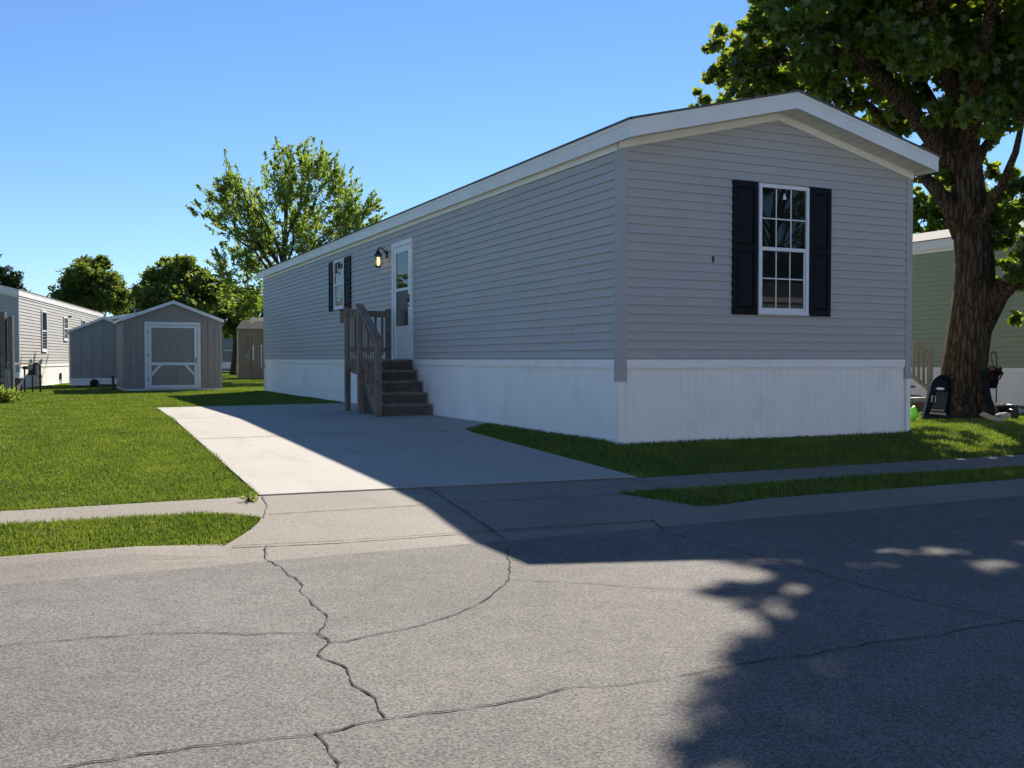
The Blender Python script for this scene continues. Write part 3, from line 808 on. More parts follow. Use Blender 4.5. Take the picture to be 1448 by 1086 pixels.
# the big maple: trunk shaped from the photograph, crown a volume of leaf clumps
ZM = 15.6
mbase = gz(1360, ZM)
mt = empty('maple_tree', mbase, 'large dark maple with a thick leaning trunk between the grey and green homes', 'tree')
mb = MB()
def tp(px, py, dz=0): return at(px, py, ZM+dz)
mb.tube([tp(1358,612), tp(1358,594), tp(1358,570), tp(1361,530), tp(1369,470), tp(1376,420), tp(1377,370), tp(1373,330), tp(1371,290), tp(1366,240), tp(1362,180), tp(1352,110), tp(1345,20), tp(1340,-90)],
        [.52,.43,.375,.335,.325,.32,.295,.27,.25,.24,.21,.18,.145,.08], 20, wob=.05)
for pts, r in (([tp(1364,330), tp(1342,290), tp(1318,262), tp(1295,238,.4), tp(1270,190,.8)], .16),
               ([tp(1366,250), tp(1325,205), tp(1290,160,-.3), tp(1250,118,-.7), tp(1205,75,-1.1), tp(1150,40,-1.3)], .17),
               ([tp(1366,240), tp(1320,150,.8), tp(1270,60,1.6), tp(1210,-40,2.2)], .14),
               ([tp(1380,460), tp(1412,414,-.2), tp(1438,392,-.5), tp(1470,350,-.9), tp(1510,300,-1.2)], .22),
               ([tp(1368,250), tp(1388,215,.2), tp(1412,180,.4), tp(1450,110,.5), tp(1500,20,.7)], .10),
               ([tp(1366,220), tp(1385,120,-.8), tp(1400,20,-1.8), tp(1410,-80,-2.6)], .15),
               ([tp(1358,150), tp(1330,50,-1.2), tp(1290,-60,-2.4), tp(1240,-160,-3.2)], .14),
               ([tp(1373,352), tp(1384,318,-.18), tp(1412,272,-.6), tp(1436,215,-1.2), tp(1450,150,-2)], .11),
               ([tp(1352,110), tp(1300,40,.3), tp(1240,0,.6), tp(1150,-20,.9)], .12),
               ([tp(1270,190,.8), tp(1230,150,1), tp(1180,120,1.2), tp(1110,105,1.3)], .08),
               ([tp(1205,75,-1.1), tp(1160,70,-1), tp(1110,85,-.8), tp(1060,95,-.6)], .07)):
    n = len(pts); mb.tube(pts, [r*1.25]+[r*(1-.75*i/(n-1)) for i in range(1, n)], 10, wob=.04)
# root flare
for a in range(7):
    an = a*2*PI/7+.3; d = Vector((math.cos(an), math.sin(an), 0))
    mb.tube([mbase+Vector((0,0,.42))+d*.22, mbase+d*.42+Vector((0,0,.12)), mbase+d*.62+Vector((0,0,-.06))], [.17,.11,.05], 8)
tk = mb.build('trunk', BARK, mt, smooth=True); tk.data.transform(Matrix.Translation(-mbase))
vis = [ # (px, py, r px) clumps seen in the picture
 (1075,15,44),(1050,60,36),(1032,105,32),(1062,110,36),(1110,70,48),(1110,20,48),(1160,40,55),(1160,100,46),(1125,112,34),(1200,60,55),(1250,30,60),
 (1215,125,42),(1250,100,44),(1300,60,60),(1350,40,60),(1285,185,30),(1400,50,60),(1440,110,60),(1400,150,50),(1440,30,60),(1305,140,42),(1345,110,44),
 (1285,225,22),(1335,190,40),(1385,200,40),(1420,290,34),(1440,330,34),(1425,385,28),(1390,418,13),(1415,432,14),(1440,448,16),(1408,392,22),(1435,360,30),(1420,330,30),(1445,300,34),(1402,262,24),(1430,205,26),(1447,232,26),(1412,225,20),(1425,178,24),(1408,345,20),(1400,405,16),(1450,410,24),(1440,250,22),(1320,230,22),(1338,255,18),
 (1112,-52,46),(1130,-60,50),(1095,-110,46),(1110,-120,50),(1170,-60,50),(1160,-130,50),(1055,20,34),(1095,45,40),(1040,70,26),(1470,60,70),(1480,180,60),(1490,300,60),(1500,380,50),(1215,10,60),(1300,0,60)]
cl = []
for px, py, r in vis:
    low = py > 215
    for k in range(1 if low else 2):
        dz = rg.uniform(-1.2, 1.2) if low or py < -20 else rg.uniform(-2.4, 3.0)
        c = tp(px+rg.normal()*4, py+rg.normal()*4)+Vector((FW.x, FW.y, 0)).normalized()*dz
        cl.append((c, r*ZM/F*rg.uniform(.85, 1.1)))
hid = ell_clumps(Vector((mbase.x+.75, mbase.y-.1, 7.9)), 3.9, 3.3, 80, .8, rg, 6.4)
cl += [(c, r) for c, r in hid]
for px, py, r, h in ((1200,1010,.5,8),(1230,950,.5,8.6),(1190,1060,.5,7.6),(1110,1070,.4,7.9),(1160,1120,.45,8.2),(1260,880,.45,9),(1250,845,.4,7.4),(1320,900,.6,8.2),(1330,1000,.6,9.2),(1040,842,.24,7.4),(1080,843,.28,7.6),(1120,840,.28,7.5),(1165,850,.3,7.8),(1400,880,.6,8.8),(1420,1000,.7,8.6),(1180,900,.3,8)):
    cl.append((gp(px, py)+Vector((.85, 1.07, 1))*h, r))
cs = np.array([tuple(c) for c, r in cl]); rs = np.array([r for c, r in cl])
NL = 150000; cnt = (NL*rs**2/(rs**2).sum()).astype(int)
C = []
for c, r, k in zip(cs, rs, cnt):
    ns = max(5, k//30); d = rg.normal(size=(ns, 3)); d /= np.linalg.norm(d, axis=1)[:,None]
    sub = c+d*(r*rg.uniform(.3, 1.05, ns)**.7)[:,None]*np.array((1,1,.85))
    j = rg.integers(0, ns, k); C.append(sub[j]+rg.normal(size=(k,3))*r*.15*np.array((1,1,.7)))
C = np.concatenate(C)
# the crown is open towards the driveway side and has a few sky holes: leaves whose shade would fall there are not grown
S = C-np.array((.85, 1.07, 1.0))*(C[:,2:3]+.24)-np.array(tuple(CAM))
Zs_ = S@np.array(tuple(FW)); spx = 724+F*(S@np.array(tuple(RT)))/np.maximum(Zs_, .5); spy = 543-F*(S@np.array(tuple(UP)))/np.maximum(Zs_, .5)
lim = np.interp(spy, [760, 806, 828, 842, 850, 870, 900, 955, 1000, 1086, 1200], [1140, 1010, 925, 965, 1065, 1080, 1050, 995, 965, 975, 880])
lim = lim+rg.normal(size=len(C))*16+16*np.sin(spy*.09+C[:,2]*2.0)+11*np.sin(spy*.21+C[:,0]*3.0)
dap = np.sin(S[:,0]*8.3+1.9*np.sin(S[:,1]*5.9))+np.sin(S[:,1]*9.1+1.5*np.sin(S[:,0]*4.7+1))
keep = ~((Zs_ > 1) & (spy > 740) & (spy < 1250) & (spx < 1900) & (dap > np.where(spy < 880, 1.15, 1.5)) & (rg.random(len(C)) < .93))
keep &= ~((Zs_ > 1) & (spy > 740) & (spy < 1250) & (spx < lim))
for ex, ey, ax_, ay in ((1320,783,70,8),(1235,774,45,6),(1395,799,50,7),(1275,802,55,4),(1262,800,30,3),(1400,925,16,5),(1330,825,26,4)):
    q = ((spx-ex)/ax_)**2+((spy-ey)/ay)**2
    keep &= ~((Zs_ > 1) & (q < rg.uniform(.5, 1.3, len(C))) & (rg.random(len(C)) < .96))
C = C[keep]
leaf_mesh('crown', C, .14, MAPLE_T, MAPLE, mt, rg, .55, None, tuple(mbase))

# background trees
def gbase(px, Z): return gz(px, Z)
tree('ash_tree', 'tall airy yellow-green ash rising behind the far end of the grey home', gbase(392, 43),
     px_clumps([(300,300,18),(318,280,20),(335,262,22),(352,285,24),(330,310,24),(365,310,24),(395,250,24),(412,232,20),(430,238,22),(450,245,22),(470,262,22),(485,285,24),
                (405,285,26),(440,280,26),(460,310,26),(420,320,26),(385,340,28),(350,345,28),(500,310,22),(520,298,16),(500,335,24),(470,345,26),(530,318,14),(360,378,26),(330,380,20),(430,350,30),(340,410,22),(365,420,22),(350,440,20),
                (283,305,10),(395,236,11),(445,240,11),(475,245,11)], 43, 1.6, rg, 1), 27000, .23, ASHL, 11, tr=.28, fork=.28, tmpl=LONG_T, spray=True)
tree('round_tree', 'round dark green tree behind the left pale home', gbase(132, 62),
     px_clumps([(130,392,28),(105,400,22),(155,402,24),(92,415,18),(172,418,18),(120,372,13),(140,371,12),(130,420,30),(160,425,24),(100,428,22),(84,412,10)], 62, 2, rg, 1), 26000, .20, DARKL, 12, tr=.3)
tree('broad_tree', 'dense dark tree behind the brown gabled shed', gbase(250, 50),
     px_clumps([(235,372,15),(255,372,16),(222,395,20),(248,395,24),(278,388,18),(210,415,18),(240,420,26),(275,415,22),(298,400,14),(300,425,18),(205,432,16),(265,440,26)], 50, 1.6, rg, 1), 20000, .23, MIDL, 13, tr=.3)
tree('low_tree', 'low bushy tree between the brown shed and the grey home', gbase(330, 56),
     px_clumps([(318,415,20),(340,440,22),(315,445,18),(360,455,20),(330,465,16),(300,450,14),(355,425,20),(370,440,16)], 56, 1.6, rg, 1), 13000, .22, MIDL, 14, tr=.18)
tree('spruce_tree', 'dark spruce showing above the roof of the left pale home', gbase(-8, 55),
     px_clumps([(0,385,20),(12,398,20),(-10,372,14),(25,405,12),(-25,395,22),(-14,355,9),(-10,415,30),(-40,415,24)], 55, 1, rg, 1), 7000, .26, CONIF, 15, tr=.2, tmpl=LONG_T)
tree('far_tree', 'mid green tree between the round tree and the broad tree far behind', gbase(190, 80),
     px_clumps([(185,432,14),(198,425,12),(178,442,12),(205,440,14)], 80, 2, rg, 1), 3500, .34, MIDL, 16, tr=.25)
tree('garden_tree', 'leafy tree behind the green home seen through the maple', gbase(1340, 44),
     px_clumps([(1300,295,24),(1325,290,24),(1350,300,24),(1310,318,20),(1375,290,26),(1400,310,26),(1335,315,22),(1420,290,26),(1300,270,12),(1450,300,30)], 44, 1.6, rg, 1), 9000, .26, MIDL, 17, tr=.28)
tree('far_tree', 'pale far tree right of the low tree behind the resin shed', gbase(352, 85),
     px_clumps([(345,460,18),(365,455,16),(330,470,14),(310,470,14),(380,460,18)], 85, 2, rg, 1), 3500, .34, DARKL, 18, tr=.25)

# ---------------------------------------------------------------- left neighbour
def rot_from(dX, dZ):
    """rotation about z so local +y points along the camera-frame ground direction"""
    fw = Vector((FW.x, FW.y, 0)).normalized(); v = RT*dX+fw*dZ
    return math.atan2(-v.x, v.y)
rz = rot_from(-3.45, 13.6)
near = gz(27, 30.4); Wn = 4.3
ex = Vector((math.cos(rz), math.sin(rz), 0))
loc = near-ex*Wn
ln, MF2, ML2, MR2, rf2 = home('mobile_home', 'pale lap-sided mobile home with white windows at the left edge behind the sheds', loc, rz, Wn, 17.2, .78, 3.08, 3.6, LSIDING, ox=.05, oy=.12)
for (u0, w, v0, v1, g) in ((3.15, .85, 1.2, 2.6, False), (7.0, .8, 1.65, 2.55, True), (10.8, .85, 1.8, 2.6, True), (13.0, .75, 1.9, 2.6, False), (14.9, .75, 1.9, 2.6, False)):
    make_window(ln, MR2, u0, u0+w, v0, v1, grid=g, both=True, fw=.06)
m = MB(); m.mbox(MR2, 8.0, 8.1, 2.55, 2.62, .01, .12); m.build('vent_hood', BLACK, ln)
m = MB(); m.mbox(MR2, 6.3, 6.42, .18, .42, -.01, .05); m.tube([MR2(6.36, .2, .03), MR2(6.36, 0, .03)], .02, 6); m.build('outlet_box', DARKGREY, ln)

# meter on posts
Zm = 27.0; mp = gz(42, Zm)
mr = empty('electric_meter', mp, 'grey electric meter box on thin posts beside the pale left home', 'meter')
k = Zm/F
def loc_part(mb, name, m, root, bevel=0, smooth=False):
    o = mb.build(name, m, root, bevel, smooth); b = Vector(root.location)
    o.data.transform(Matrix.Translation(-b)); return o
for px, yt in ((35, 519), (46, 531)):
    m = MB(); a = gz(px, Zm); m.tube([a, Vector((a.x, a.y, at(px, yt, Zm).z))], .022, 8); loc_part(m, 'post', DARKGREY, mr)
m = MB(); a = at(46, 521, Zm); m.beam(a-RT*.0+Vector((0,0,-.19)), a+Vector((0,0,.17)), .2, .12, up=FW); loc_part(m, 'meter_box', DARKGREY, mr, .015)
m = MB(); m.tube([a+Vector((0,0,.02))-FW*.06, a+Vector((0,0,.02))-FW*.14], .075, 14); m.tube([a+Vector((-.04,0,.17)), a+Vector((-.04,0,.25))], .035, 8); loc_part(m, 'meter_dial', STEEL, mr)
m = MB(); m.beam(at(33, 520, Zm), at(46, 520, Zm), .09, .09); loc_part(m, 'arm', DARKGREY, mr)
gp_ = gz(57, Zm); zt = at(57, 514, Zm).z
pr = empty('standpipe', gp_, 'thin dark bent pipe standing right of the electric meter', 'pipe')
m = MB(); m.tube([gp_, Vector((gp_.x, gp_.y, zt-.12)), Vector((gp_.x, gp_.y, zt-.04))-RT*.01, Vector((gp_.x, gp_.y, zt))-RT*.06, Vector((gp_.x, gp_.y, zt))-RT*.16], .025, 8); loc_part(m, 'pipe', DARKGREY, pr, 0, True)
m = MB(); m.box(gp_.x-.04, gp_.x+.04, gp_.y-.04, gp_.y+.04, .42, .5); loc_part(m, 'valve', DARKGREY, pr, .008)

# deck at the far left
Zd = 25.4; db = gz(4, Zd)
dk = empty('wooden_deck', db, 'brown wooden deck corner with rails at the left edge of the lawn', 'deck')
fwg = Vector((FW.x, FW.y, 0)).normalized()
def dpt(px, py, dz=0): return at(px, py, Zd)+fwg*dz
for px, pt, w in ((-2, 447, .14), (6, 441, .12), (17, 447, .10)):
    a = gz(px, Zd); b = at(px, pt, Zd)
    m = MB(); m.beam((a.x, a.y, 0), (a.x, a.y, b.z), w, w, up=FW); loc_part(m, 'post', WOOD, dk, .01)
for i, px in enumerate((-32, -26, -20, -14, -8, 10.5, 13.5)):
    a = at(px, 512, Zd+.05); b = at(px, 449, Zd+.05)
    m = MB(); m.beam((a.x, a.y, a.z), (a.x, a.y, b.z), .045, .045, up=FW); loc_part(m, 'baluster', WOOD, dk)
m = MB(); m.beam(dpt(-40, 447, -.05), dpt(8, 443, -.05), .12, .06); loc_part(m, 'rail', WOOD, dk)
m = MB(); m.beam(dpt(-40, 506, .05), dpt(-3, 506, .05), .04, .09); loc_part(m, 'rail', WOOD, dk)
m = MB(); 
for i in range(5): m.beam(dpt(-40, 514.5, .15+i*.22), dpt(17, 514.5, .15+i*.22), .2, .05)
m.beam(dpt(-40, 519, .03), dpt(18.5, 519, .03), .05, .16); loc_part(m, 'deck_floor', WOODPALE, dk)
for px in (9.5, 13.5):
    a = gz(px, Zd-.1); b = at(px, 522, Zd-.1)
    m = MB(); m.beam((a.x, a.y, 0), (a.x, a.y, b.z), .07, .07, up=FW); loc_part(m, 'leg', WOODPALE, dk, .006)
m = MB(); m.beam(dpt(3, 537, -.1), dpt(14, 537, -.1), .04, .07); loc_part(m, 'cross_brace', WOODPALE, dk)
bb = gz(22, 26.2)
bx = empty('storage_bin', bb, 'small grey bin with a flat lid right of the wooden deck', 'bin', -TH)
m = MB(); m.box(-.11, .11, -.14, .14, 0, .40); m.build('body', WOOD, bx, .01)
m = MB(); m.box(-.16, .16, -.17, .17, .402, .445); m.build('lid', STEEL, bx, .01)

# ---------------------------------------------------------------- sheds
def gable_body(W, D, he, hp, mat, root, name='wall', pitch=.2, z0=.0):
    mb = MB()
    zl = lambda x: he+(hp-he)*(1-abs(x-W/2)/(W/2))
    n = round(W/pitch); p = W/n; g = .014
    for i in range(n):
        a, b = i*p, (i+1)*p
        for y, sg in ((0, -1), (D, 1)):
            q = [(a, y, z0), (b-g, y, z0), (b-g, y, zl(b-g)), (a, y, zl(a))]
            if a < W/2 < b-g: q.insert(3, (W/2, y, hp))
            mb.poly(q if sg < 0 else q[::-1])
            q = [(b-g, y-sg*.012, z0), (b, y-sg*.012, z0), (b, y-sg*.012, zl(b)), (b-g, y-sg*.012, zl(b-g))]
            mb.poly(q if sg < 0 else q[::-1])
    ribs(mb, lambda u, v, o: (-o, u, v), 0, D, z0, he, pitch)
    ribs(mb, lambda u, v, o: (W+o, u, v), 0, D, z0, he, pitch)
    mb.box(.03, W-.03, .03, D-.03, z0+.01, he-.02)
    mb.prism([(.04, .03, he-.019), (W-.04, .03, he-.019), (W/2, .03, hp-.03)], (0, D-.06, 0))
    return mb.build(name, mat, root)
def gable_roof(W, D, he, hp, ov, oy, mat, trim, root, th=.10):
    sl = (hp-he)/(W/2); zl = lambda x: he+.01+(hp-he)*(1-abs(x-W/2)/(W/2))
    mb = MB(); top = [(-ov, zl(-ov)), (W/2, zl(W/2)), (W+ov, zl(W+ov))]
    mb.prism(([(x, -oy, z) for x, z in top]+[(x, -oy, z+.035) for x, z in reversed(top)])[::-1], (0, D+2*oy, 0))
    r = mb.build('roof', mat, root)
    mb = MB()
    for y0, sg in ((-oy-.022, 1), (D+oy+.022, -1)):
        for xa, xb in ((-ov-.01, W/2), (W/2, W+ov+.01)):
            mb.prism([(xa, y0, zl(xa)-th+.045), (xb, y0, zl(xb)-th+.045), (xb, y0, zl(xb)+.042), (xa, y0, zl(xa)+.042)], (0, sg*.02, 0))
    for x0 in (-ov-.022, W+ov+.002): mb.box(x0, x0+.02, -oy-.001, D+oy+.001, zl(-ov)-th+.06, zl(-ov)+.03)
    mb.build('roof_trim', trim, r); return r
ta = gz(175, 28.6); Wa, Da = 2.77, 3.1
sa = empty('garden_shed', ta, 'taupe gabled shed with a wide white-framed door on the lawn', 'shed')
gable_body(Wa, Da, 2.10, 2.62, SHEDW, sa, z0=.06)
gable_roof(Wa, Da, 2.10, 2.62, .05, .06, SHINGLE, SHEDTRIM, sa)
m = MB(); m.box(-.01, Wa+.01, -.012, Da+.01, -.05, .055); m.build('base', SHEDTRIM, sa)
for x in (-.012, Wa-.055):
    m = MB(); m.box(x, x+.067, -.016, -.002, .058, 2.06); m.build('corner_trim', SHEDW if x < 0 else STEEL, sa)
MS = lambda u, v, o: (u, -o, v)
a0, a1 = .58, 2.16
m = MB(); m.mbox(MS, a0, a0+.085, .06, 2.03, .0, .03); m.mbox(MS, a1-.085, a1, .06, 2.03, 0, .03); m.mbox(MS, a0+.085, a1-.085, 1.945, 2.03, 0, .03); m.build('door_frame', SHEDTRIM, sa)
dr = MB(); ribs(dr, MS, a0+.1, a1-.1, .07, 1.925, .2, o=.012); dr = dr.build('door', SHEDW, sa)
m = MB()
m.mbox(MS, a0+.095, a0+.185, .07, 1.93, .013, .035); m.mbox(MS, a1-.185, a1-.095, .07, 1.93, .013, .035)
m.mbox(MS, a0+.185, a1-.185, 1.86, 1.93, .013, .035); m.mbox(MS, a0+.185, a1-.185, .07, .16, .013, .035); m.mbox(MS, a0+.185, a1-.185, .755, .835, .013, .035)
m.build('door_trim', SHEDTRIM, dr)
for s_ in (0, 1):
    ua, ub = (a0+.19, a0+.43) if s_ == 0 else (a1-.19, a1-.43)
    d = .05 if s_ == 0 else -.05
    m = MB(); m.prism([MS(ua, .43, .013), MS(ua, .52, .013), MS(ub-d, .752, .013), MS(ub+d, .752, .013)], (0, -.02, 0)); m.build('brace', SHEDTRIM, dr)
m = MB(); m.mbox(MS, a1-.16, a1-.12, .82, .98, .036, .06); m.build('handle', STEEL, dr)
for v in (.3, 1.0, 1.7):
    m = MB(); m.mbox(MS, a0+.07, a0+.115, v, v+.1, .0355, .042); m.build('hinge', STEEL, dr)

tb = gz(100, 32.4)
sb = empty('garden_shed', tb, 'smaller plain grey gabled shed with a white base band left of the taupe shed', 'shed')
gable_body(2.03, 2.6, 1.86, 2.30, SHEDG, sb, pitch=.34, z0=.30)
gable_roof(2.03, 2.6, 1.86, 2.30, .06, .06, SHINGLE, SHEDTRIM, sb, .085)
m = MB(); m.box(-.012, 2.042, -.014, 2.61, .06, .298); m.build('base_band', SHEDTRIM, sb)
m = MB(); m.tube([(.72, -.06, .13), (.72, .1, .13)], .14, 16); m.tube([(.72, -.07, .13), (.72, -.055, .13)], .06, 12); m.build('wheel', BLACKPL, sb)
m = MB(); m.box(.1, 1.95, .1, 2.5, -.02, .058); m.build('skid', BLACK, sb)
jb = gz(160, 29.6)+Vector((0,0,0))
jk = empty('hitch_jack', jb, 'small black trailer hitch jack between the grey and taupe sheds', 'jack')
m = MB(); m.tube([jb+Vector((0,0,.03)), jb+Vector((0,0,.42))], .035, 8); m.tube([jb+Vector((0,0,.38))-RT*.07, jb+Vector((0,0,.38))+RT*.07], .014, 6); m.tube([jb+Vector((0,0,.38))-RT*.07, jb+Vector((0,0,.46))-RT*.07], .012, 6); loc_part(m, 'post', BLACK, jk)
m = MB(); m.tube([jb, jb+Vector((0,0,.03))], .1, 10); loc_part(m, 'foot', BLACK, jk)
m = MB(); m.beam(jb+Vector((0,0,.14))-RT*.5, jb+Vector((0,0,.14))+RT*.1, .08, .07); loc_part(m, 'tongue', BLACK, jk)

# far objects between shed and home
rb_ = gz(337.5, 46)
rs_ = empty('resin_shed', rb_, 'brown moulded shed with an arched door panel behind the far end of the grey home', 'shed', math.radians(-8))
gable_body(2.6, 2.3, 2.35, 2.35+.01, RESIN, rs_, pitch=.5)
m = MB()
m.prism([(-.08, -.1, 2.36), (2.68, -.1, 2.36), (2.45, .5, 2.75), (.15, .5, 2.75)], (0, .001, 0))
m.add([(-.08,-.1,2.36),(2.68,-.1,2.36),(2.68,2.4,2.36),(-.08,2.4,2.36),(.35,1.15,2.95),(2.3,1.15,2.95)], [(0,1,5,4),(1,2,5),(2,3,4,5),(3,0,4),(3,2,1,0)]); m.build('roof', SHINGLE, rs_)
for (u0, u1) in ((.28, .52),):
    m = MB(); m.mbox(MS, u0, u1, 1.3, 2.05, .01, .03); m.build('window', GLASS, rs_)
    m = MB(); m.mbox(MS, u0-.04, u0, 1.26, 2.09, .01, .04); m.mbox(MS, u1, u1+.04, 1.26, 2.09, .01, .04); m.mbox(MS, u0, u1, 2.05, 2.09, .01, .04); m.mbox(MS, u0, u1, 1.26, 1.3, .01, .04); m.mbox(MS, u0, u1, .95, 1.2, .01, .035); m.build('window_frame', WOODPALE, rs_)
m = MB(); arc = [(1.05+.45*math.cos(a*PI/10), 1.75+.4*math.sin(a*PI/10)) for a in range(11)]
m.prism([MS(u, v, .01) for u, v in [(1.5, .2)]+arc+[(.6, .2)]], (0, -.03, 0)); dd = m.build('door', RESIN, rs_)
m = MB(); m.mbox(MS, 1.02, 1.06, .5, 1.6, .041, .06); m.mbox(MS, .98, 1.1, 1.55, 1.6, .041, .06); m.build('handle', BADGE, dd)
m = MB(); m.mbox(MS, .64, .7, .9, 1.6, .041, .055); m.build('latch', BADGE, dd)
p = gz(313, 66)
tr_ = empty('far_home', p, 'pale flat-topped trailer seen in the gap right of the taupe shed', 'trailer')
m = MB(); ribs(m, lambda u, v, o: (u, -o, v), 0, 3.2, .75, 2.5, .3); ribs(m, lambda u, v, o: (-o, u, v), 0, 8, .75, 2.5, .3); m.box(.02, 3.2, .02, 8, .5, 2.49); m.build('wall', SHEDG, tr_)
m = MB(); m.box(0, 3.2, -.02, 8, .3, .74); m.build('skirting', SKIRT, tr_)
m = MB(); m.box(-.05, 3.25, -.05, 8, 2.502, 2.58); m.build('roof', WHITE, tr_)
m = MB(); m.box(.2, .8, -.03, -.005, 1.5, 1.56); m.build('trim_strip', WHITE, tr_)
m = MB(); m.box(1.6, 2.4, -.03, -.005, 1.4, 1.46); m.build('trim_strip', WHITE, tr_)
def far_house(label, px, Z, W, D, he, hp, wm, rm):
    p = gz(px, Z); r = empty('far_home', p, label, 'mobile home')
    gable_body(W, D, he, hp, wm, r, pitch=.4); gable_roof(W, D, he, hp, .1, .15, rm, WHITE, r, .16); return r, p
r, p = far_house('grey-roofed home peeking over the two gabled sheds', 149, 46, 4.3, 14, 2.85, 3.2, LSIDING, SHINGLE)
m = MB(); m.tube([(1.6, 3, 3.0), (1.6, 3, 3.42)], .1, 10); m.box(1.4, 1.8, 2.8, 3.2, 3.421, 3.46); m.build('roof_vent', STEEL, r)
r, p = far_house('low grey-roofed home beyond the pale trailer', 296, 84, 4.3, 10, 2.6, 3.6, SHEDG, SHINGLE_PALE)

# ---------------------------------------------------------------- right neighbour
gh, gF, gL, gR, grf = home('mobile_home', 'sage green mobile home with white skirting behind the maple', (11.5, .8, 0), 0, 4.4, 17, .76, 3.47, 4.0, GSIDING, SHINGLE_PALE, trim=WHITE)
# steps by the green home
Zs = 19.4; sp = gz(1314, Zs)
gs = empty('porch_steps', sp, 'pale weathered wooden porch steps with a sloping rail beside the green home', 'steps')
px1 = at(1315, 492, Zs)
m = MB(); a = gz(1315, Zs); m.beam((a.x, a.y, 0), (a.x, a.y, px1.z), .09, .09, up=FW); loc_part(m, 'post', WOODPALE, gs, .005)
for (pa, pb, nm, w) in (((1312, 495), (1284, 479), 'handrail', .09), ((1312, 549), (1284, 527), 'lower_rail', .07)):
    m = MB(); m.beam(at(*pa, Zs), at(*pb, Zs+.3), .05, w); loc_part(m, nm, WOODPALE, gs)
for px in (1306, 1299, 1292):
    f = (1312-px)/28
    m = MB(); m.beam(at(px, 496-16*f, Zs+.1*f), at(px, 548-22*f, Zs+.1*f), .045, .045, up=FW); loc_part(m, 'baluster', WOODPALE, gs)
for k in range(4):
    c = at(1296-k*9, 565-k*13, Zs+.6+k*.1); c.z = .19*(k+1)
    m = MB(); m.beam(c-RT*.25-fwg*.5, c-RT*.25+fwg*.6, .3, .04); loc_part(m, 'tread', WOOD, gs)
# pile of boards
pb_ = gz(1292, 17.2)
for k in range(3):
    m = MB(); c = pb_+Vector((0, 0, .05+k*.085)); m.box(c.x-.35, c.x+.32-.04*k, c.y-.12, c.y+.12, c.z-.04, c.z+.04)
    o = m.build('paver', STONE if k == 2 else BRICK, None, .008)
    tag(o, ['lowest reddish paver in the stack by the grey home corner', 'middle reddish paver in the stack by the grey home corner', 'pale paver on top of the stack by the grey home corner'][k], 'paver', 'stacked pavers')
gb = gz(1290, 14.6)
m = MB(); rgn = np.random.default_rng(4)
ring = [Vector((gb.x, gb.y, .0))]
prof = [(0, .02), (.05, .05), (.075, .1), (.07, .15), (.04, .2), (.008, .235)]
m.tube([gb+Vector((.01*k, 0, z)) for k, (r, z) in enumerate(prof)], [max(r, .01) for r, z in prof], 10, wob=.12)
tag(m.build('toy', NEON, None, 0, True), 'small neon green plastic toy on the grass at the grey home corner', 'toy')

# black shell leaning on the trunk
Zk = 14.9
kb = gz(1322, Zk)
sh = empty('plastic_shell', kb, 'black moulded plastic shell with a rounded top and white oval badge leaning on the maple', 'plastic shell')
def shell_outline(w0, w1, h, n=10, lean=.27):
    pts = [(-w0/2, 0), (w0/2, 0)]
    for i in range(n+1):
        a = i*PI/n; pts.append((w1/2*math.cos(a), h-.16+.16*math.sin(a)))
    return [(u+lean*v, v) for u, v in pts]
tilt = Vector((0, 0, 1))*math.cos(.28)+fwg*math.sin(.28)
nrm_ = RT.cross(tilt)
def K(u, v, o=0): return kb+Vector((0,0,.02))+RT*u+tilt*v-fwg*o*math.cos(.28)+Vector((0,0,o*math.sin(.28)))
out = shell_outline(.42, .34, .68); inn = [(u*.82+.015, .05+v*.88) for u, v in out]
m = MB(); n = len(out)
fr = [K(u, v, .10) for u, v in out]; bk = [K(u, v, 0) for u, v in out]; fi = [K(u, v, .10) for u, v in inn]; fd = [K(u*.96, v, .035) for u, v in inn]
for i in range(n):
    j = (i+1) % n
    m.poly([bk[i], bk[j], fr[j], fr[i]]); m.poly([fr[i], fr[j], fi[j], fi[i]]); m.poly([fi[i], fi[j], fd[j], fd[i]])
m.poly(fd); m.poly(bk[::-1]); loc_part(m, 'body', BLACKPL, sh, .008)
m = MB(); q = [(.02+.15*.0, .0)]
pan = [(-.10, .06), (.13, .06), (.24, .42), (.05, .42)]
m.prism([K(u, v, .037) for u, v in pan], -fwg*.03); loc_part(m, 'panel', DARKGREY, sh, .006)
m = MB(); m.prism([K(.115+.065*math.cos(a*PI/8), .47+.02*math.sin(a*PI/8), .037) for a in range(16)], -fwg*.02); loc_part(m, 'badge', BADGE, sh)
m = MB(); m.tube([K(-.06, .24, .1), K(-.05, .33, .12), K(.0, .33, .12), K(-.005, .24, .1)], .011, 6); loc_part(m, 'handle', WOODPALE, sh)
m = MB(); m.beam(K(-.11, .07, .12), K(.12, .05, .12), .05, .03); m.beam(K(-.08, .12, .11), K(.10, .11, .11), .04, .02); loc_part(m, 'slat', WOODPALE, sh)
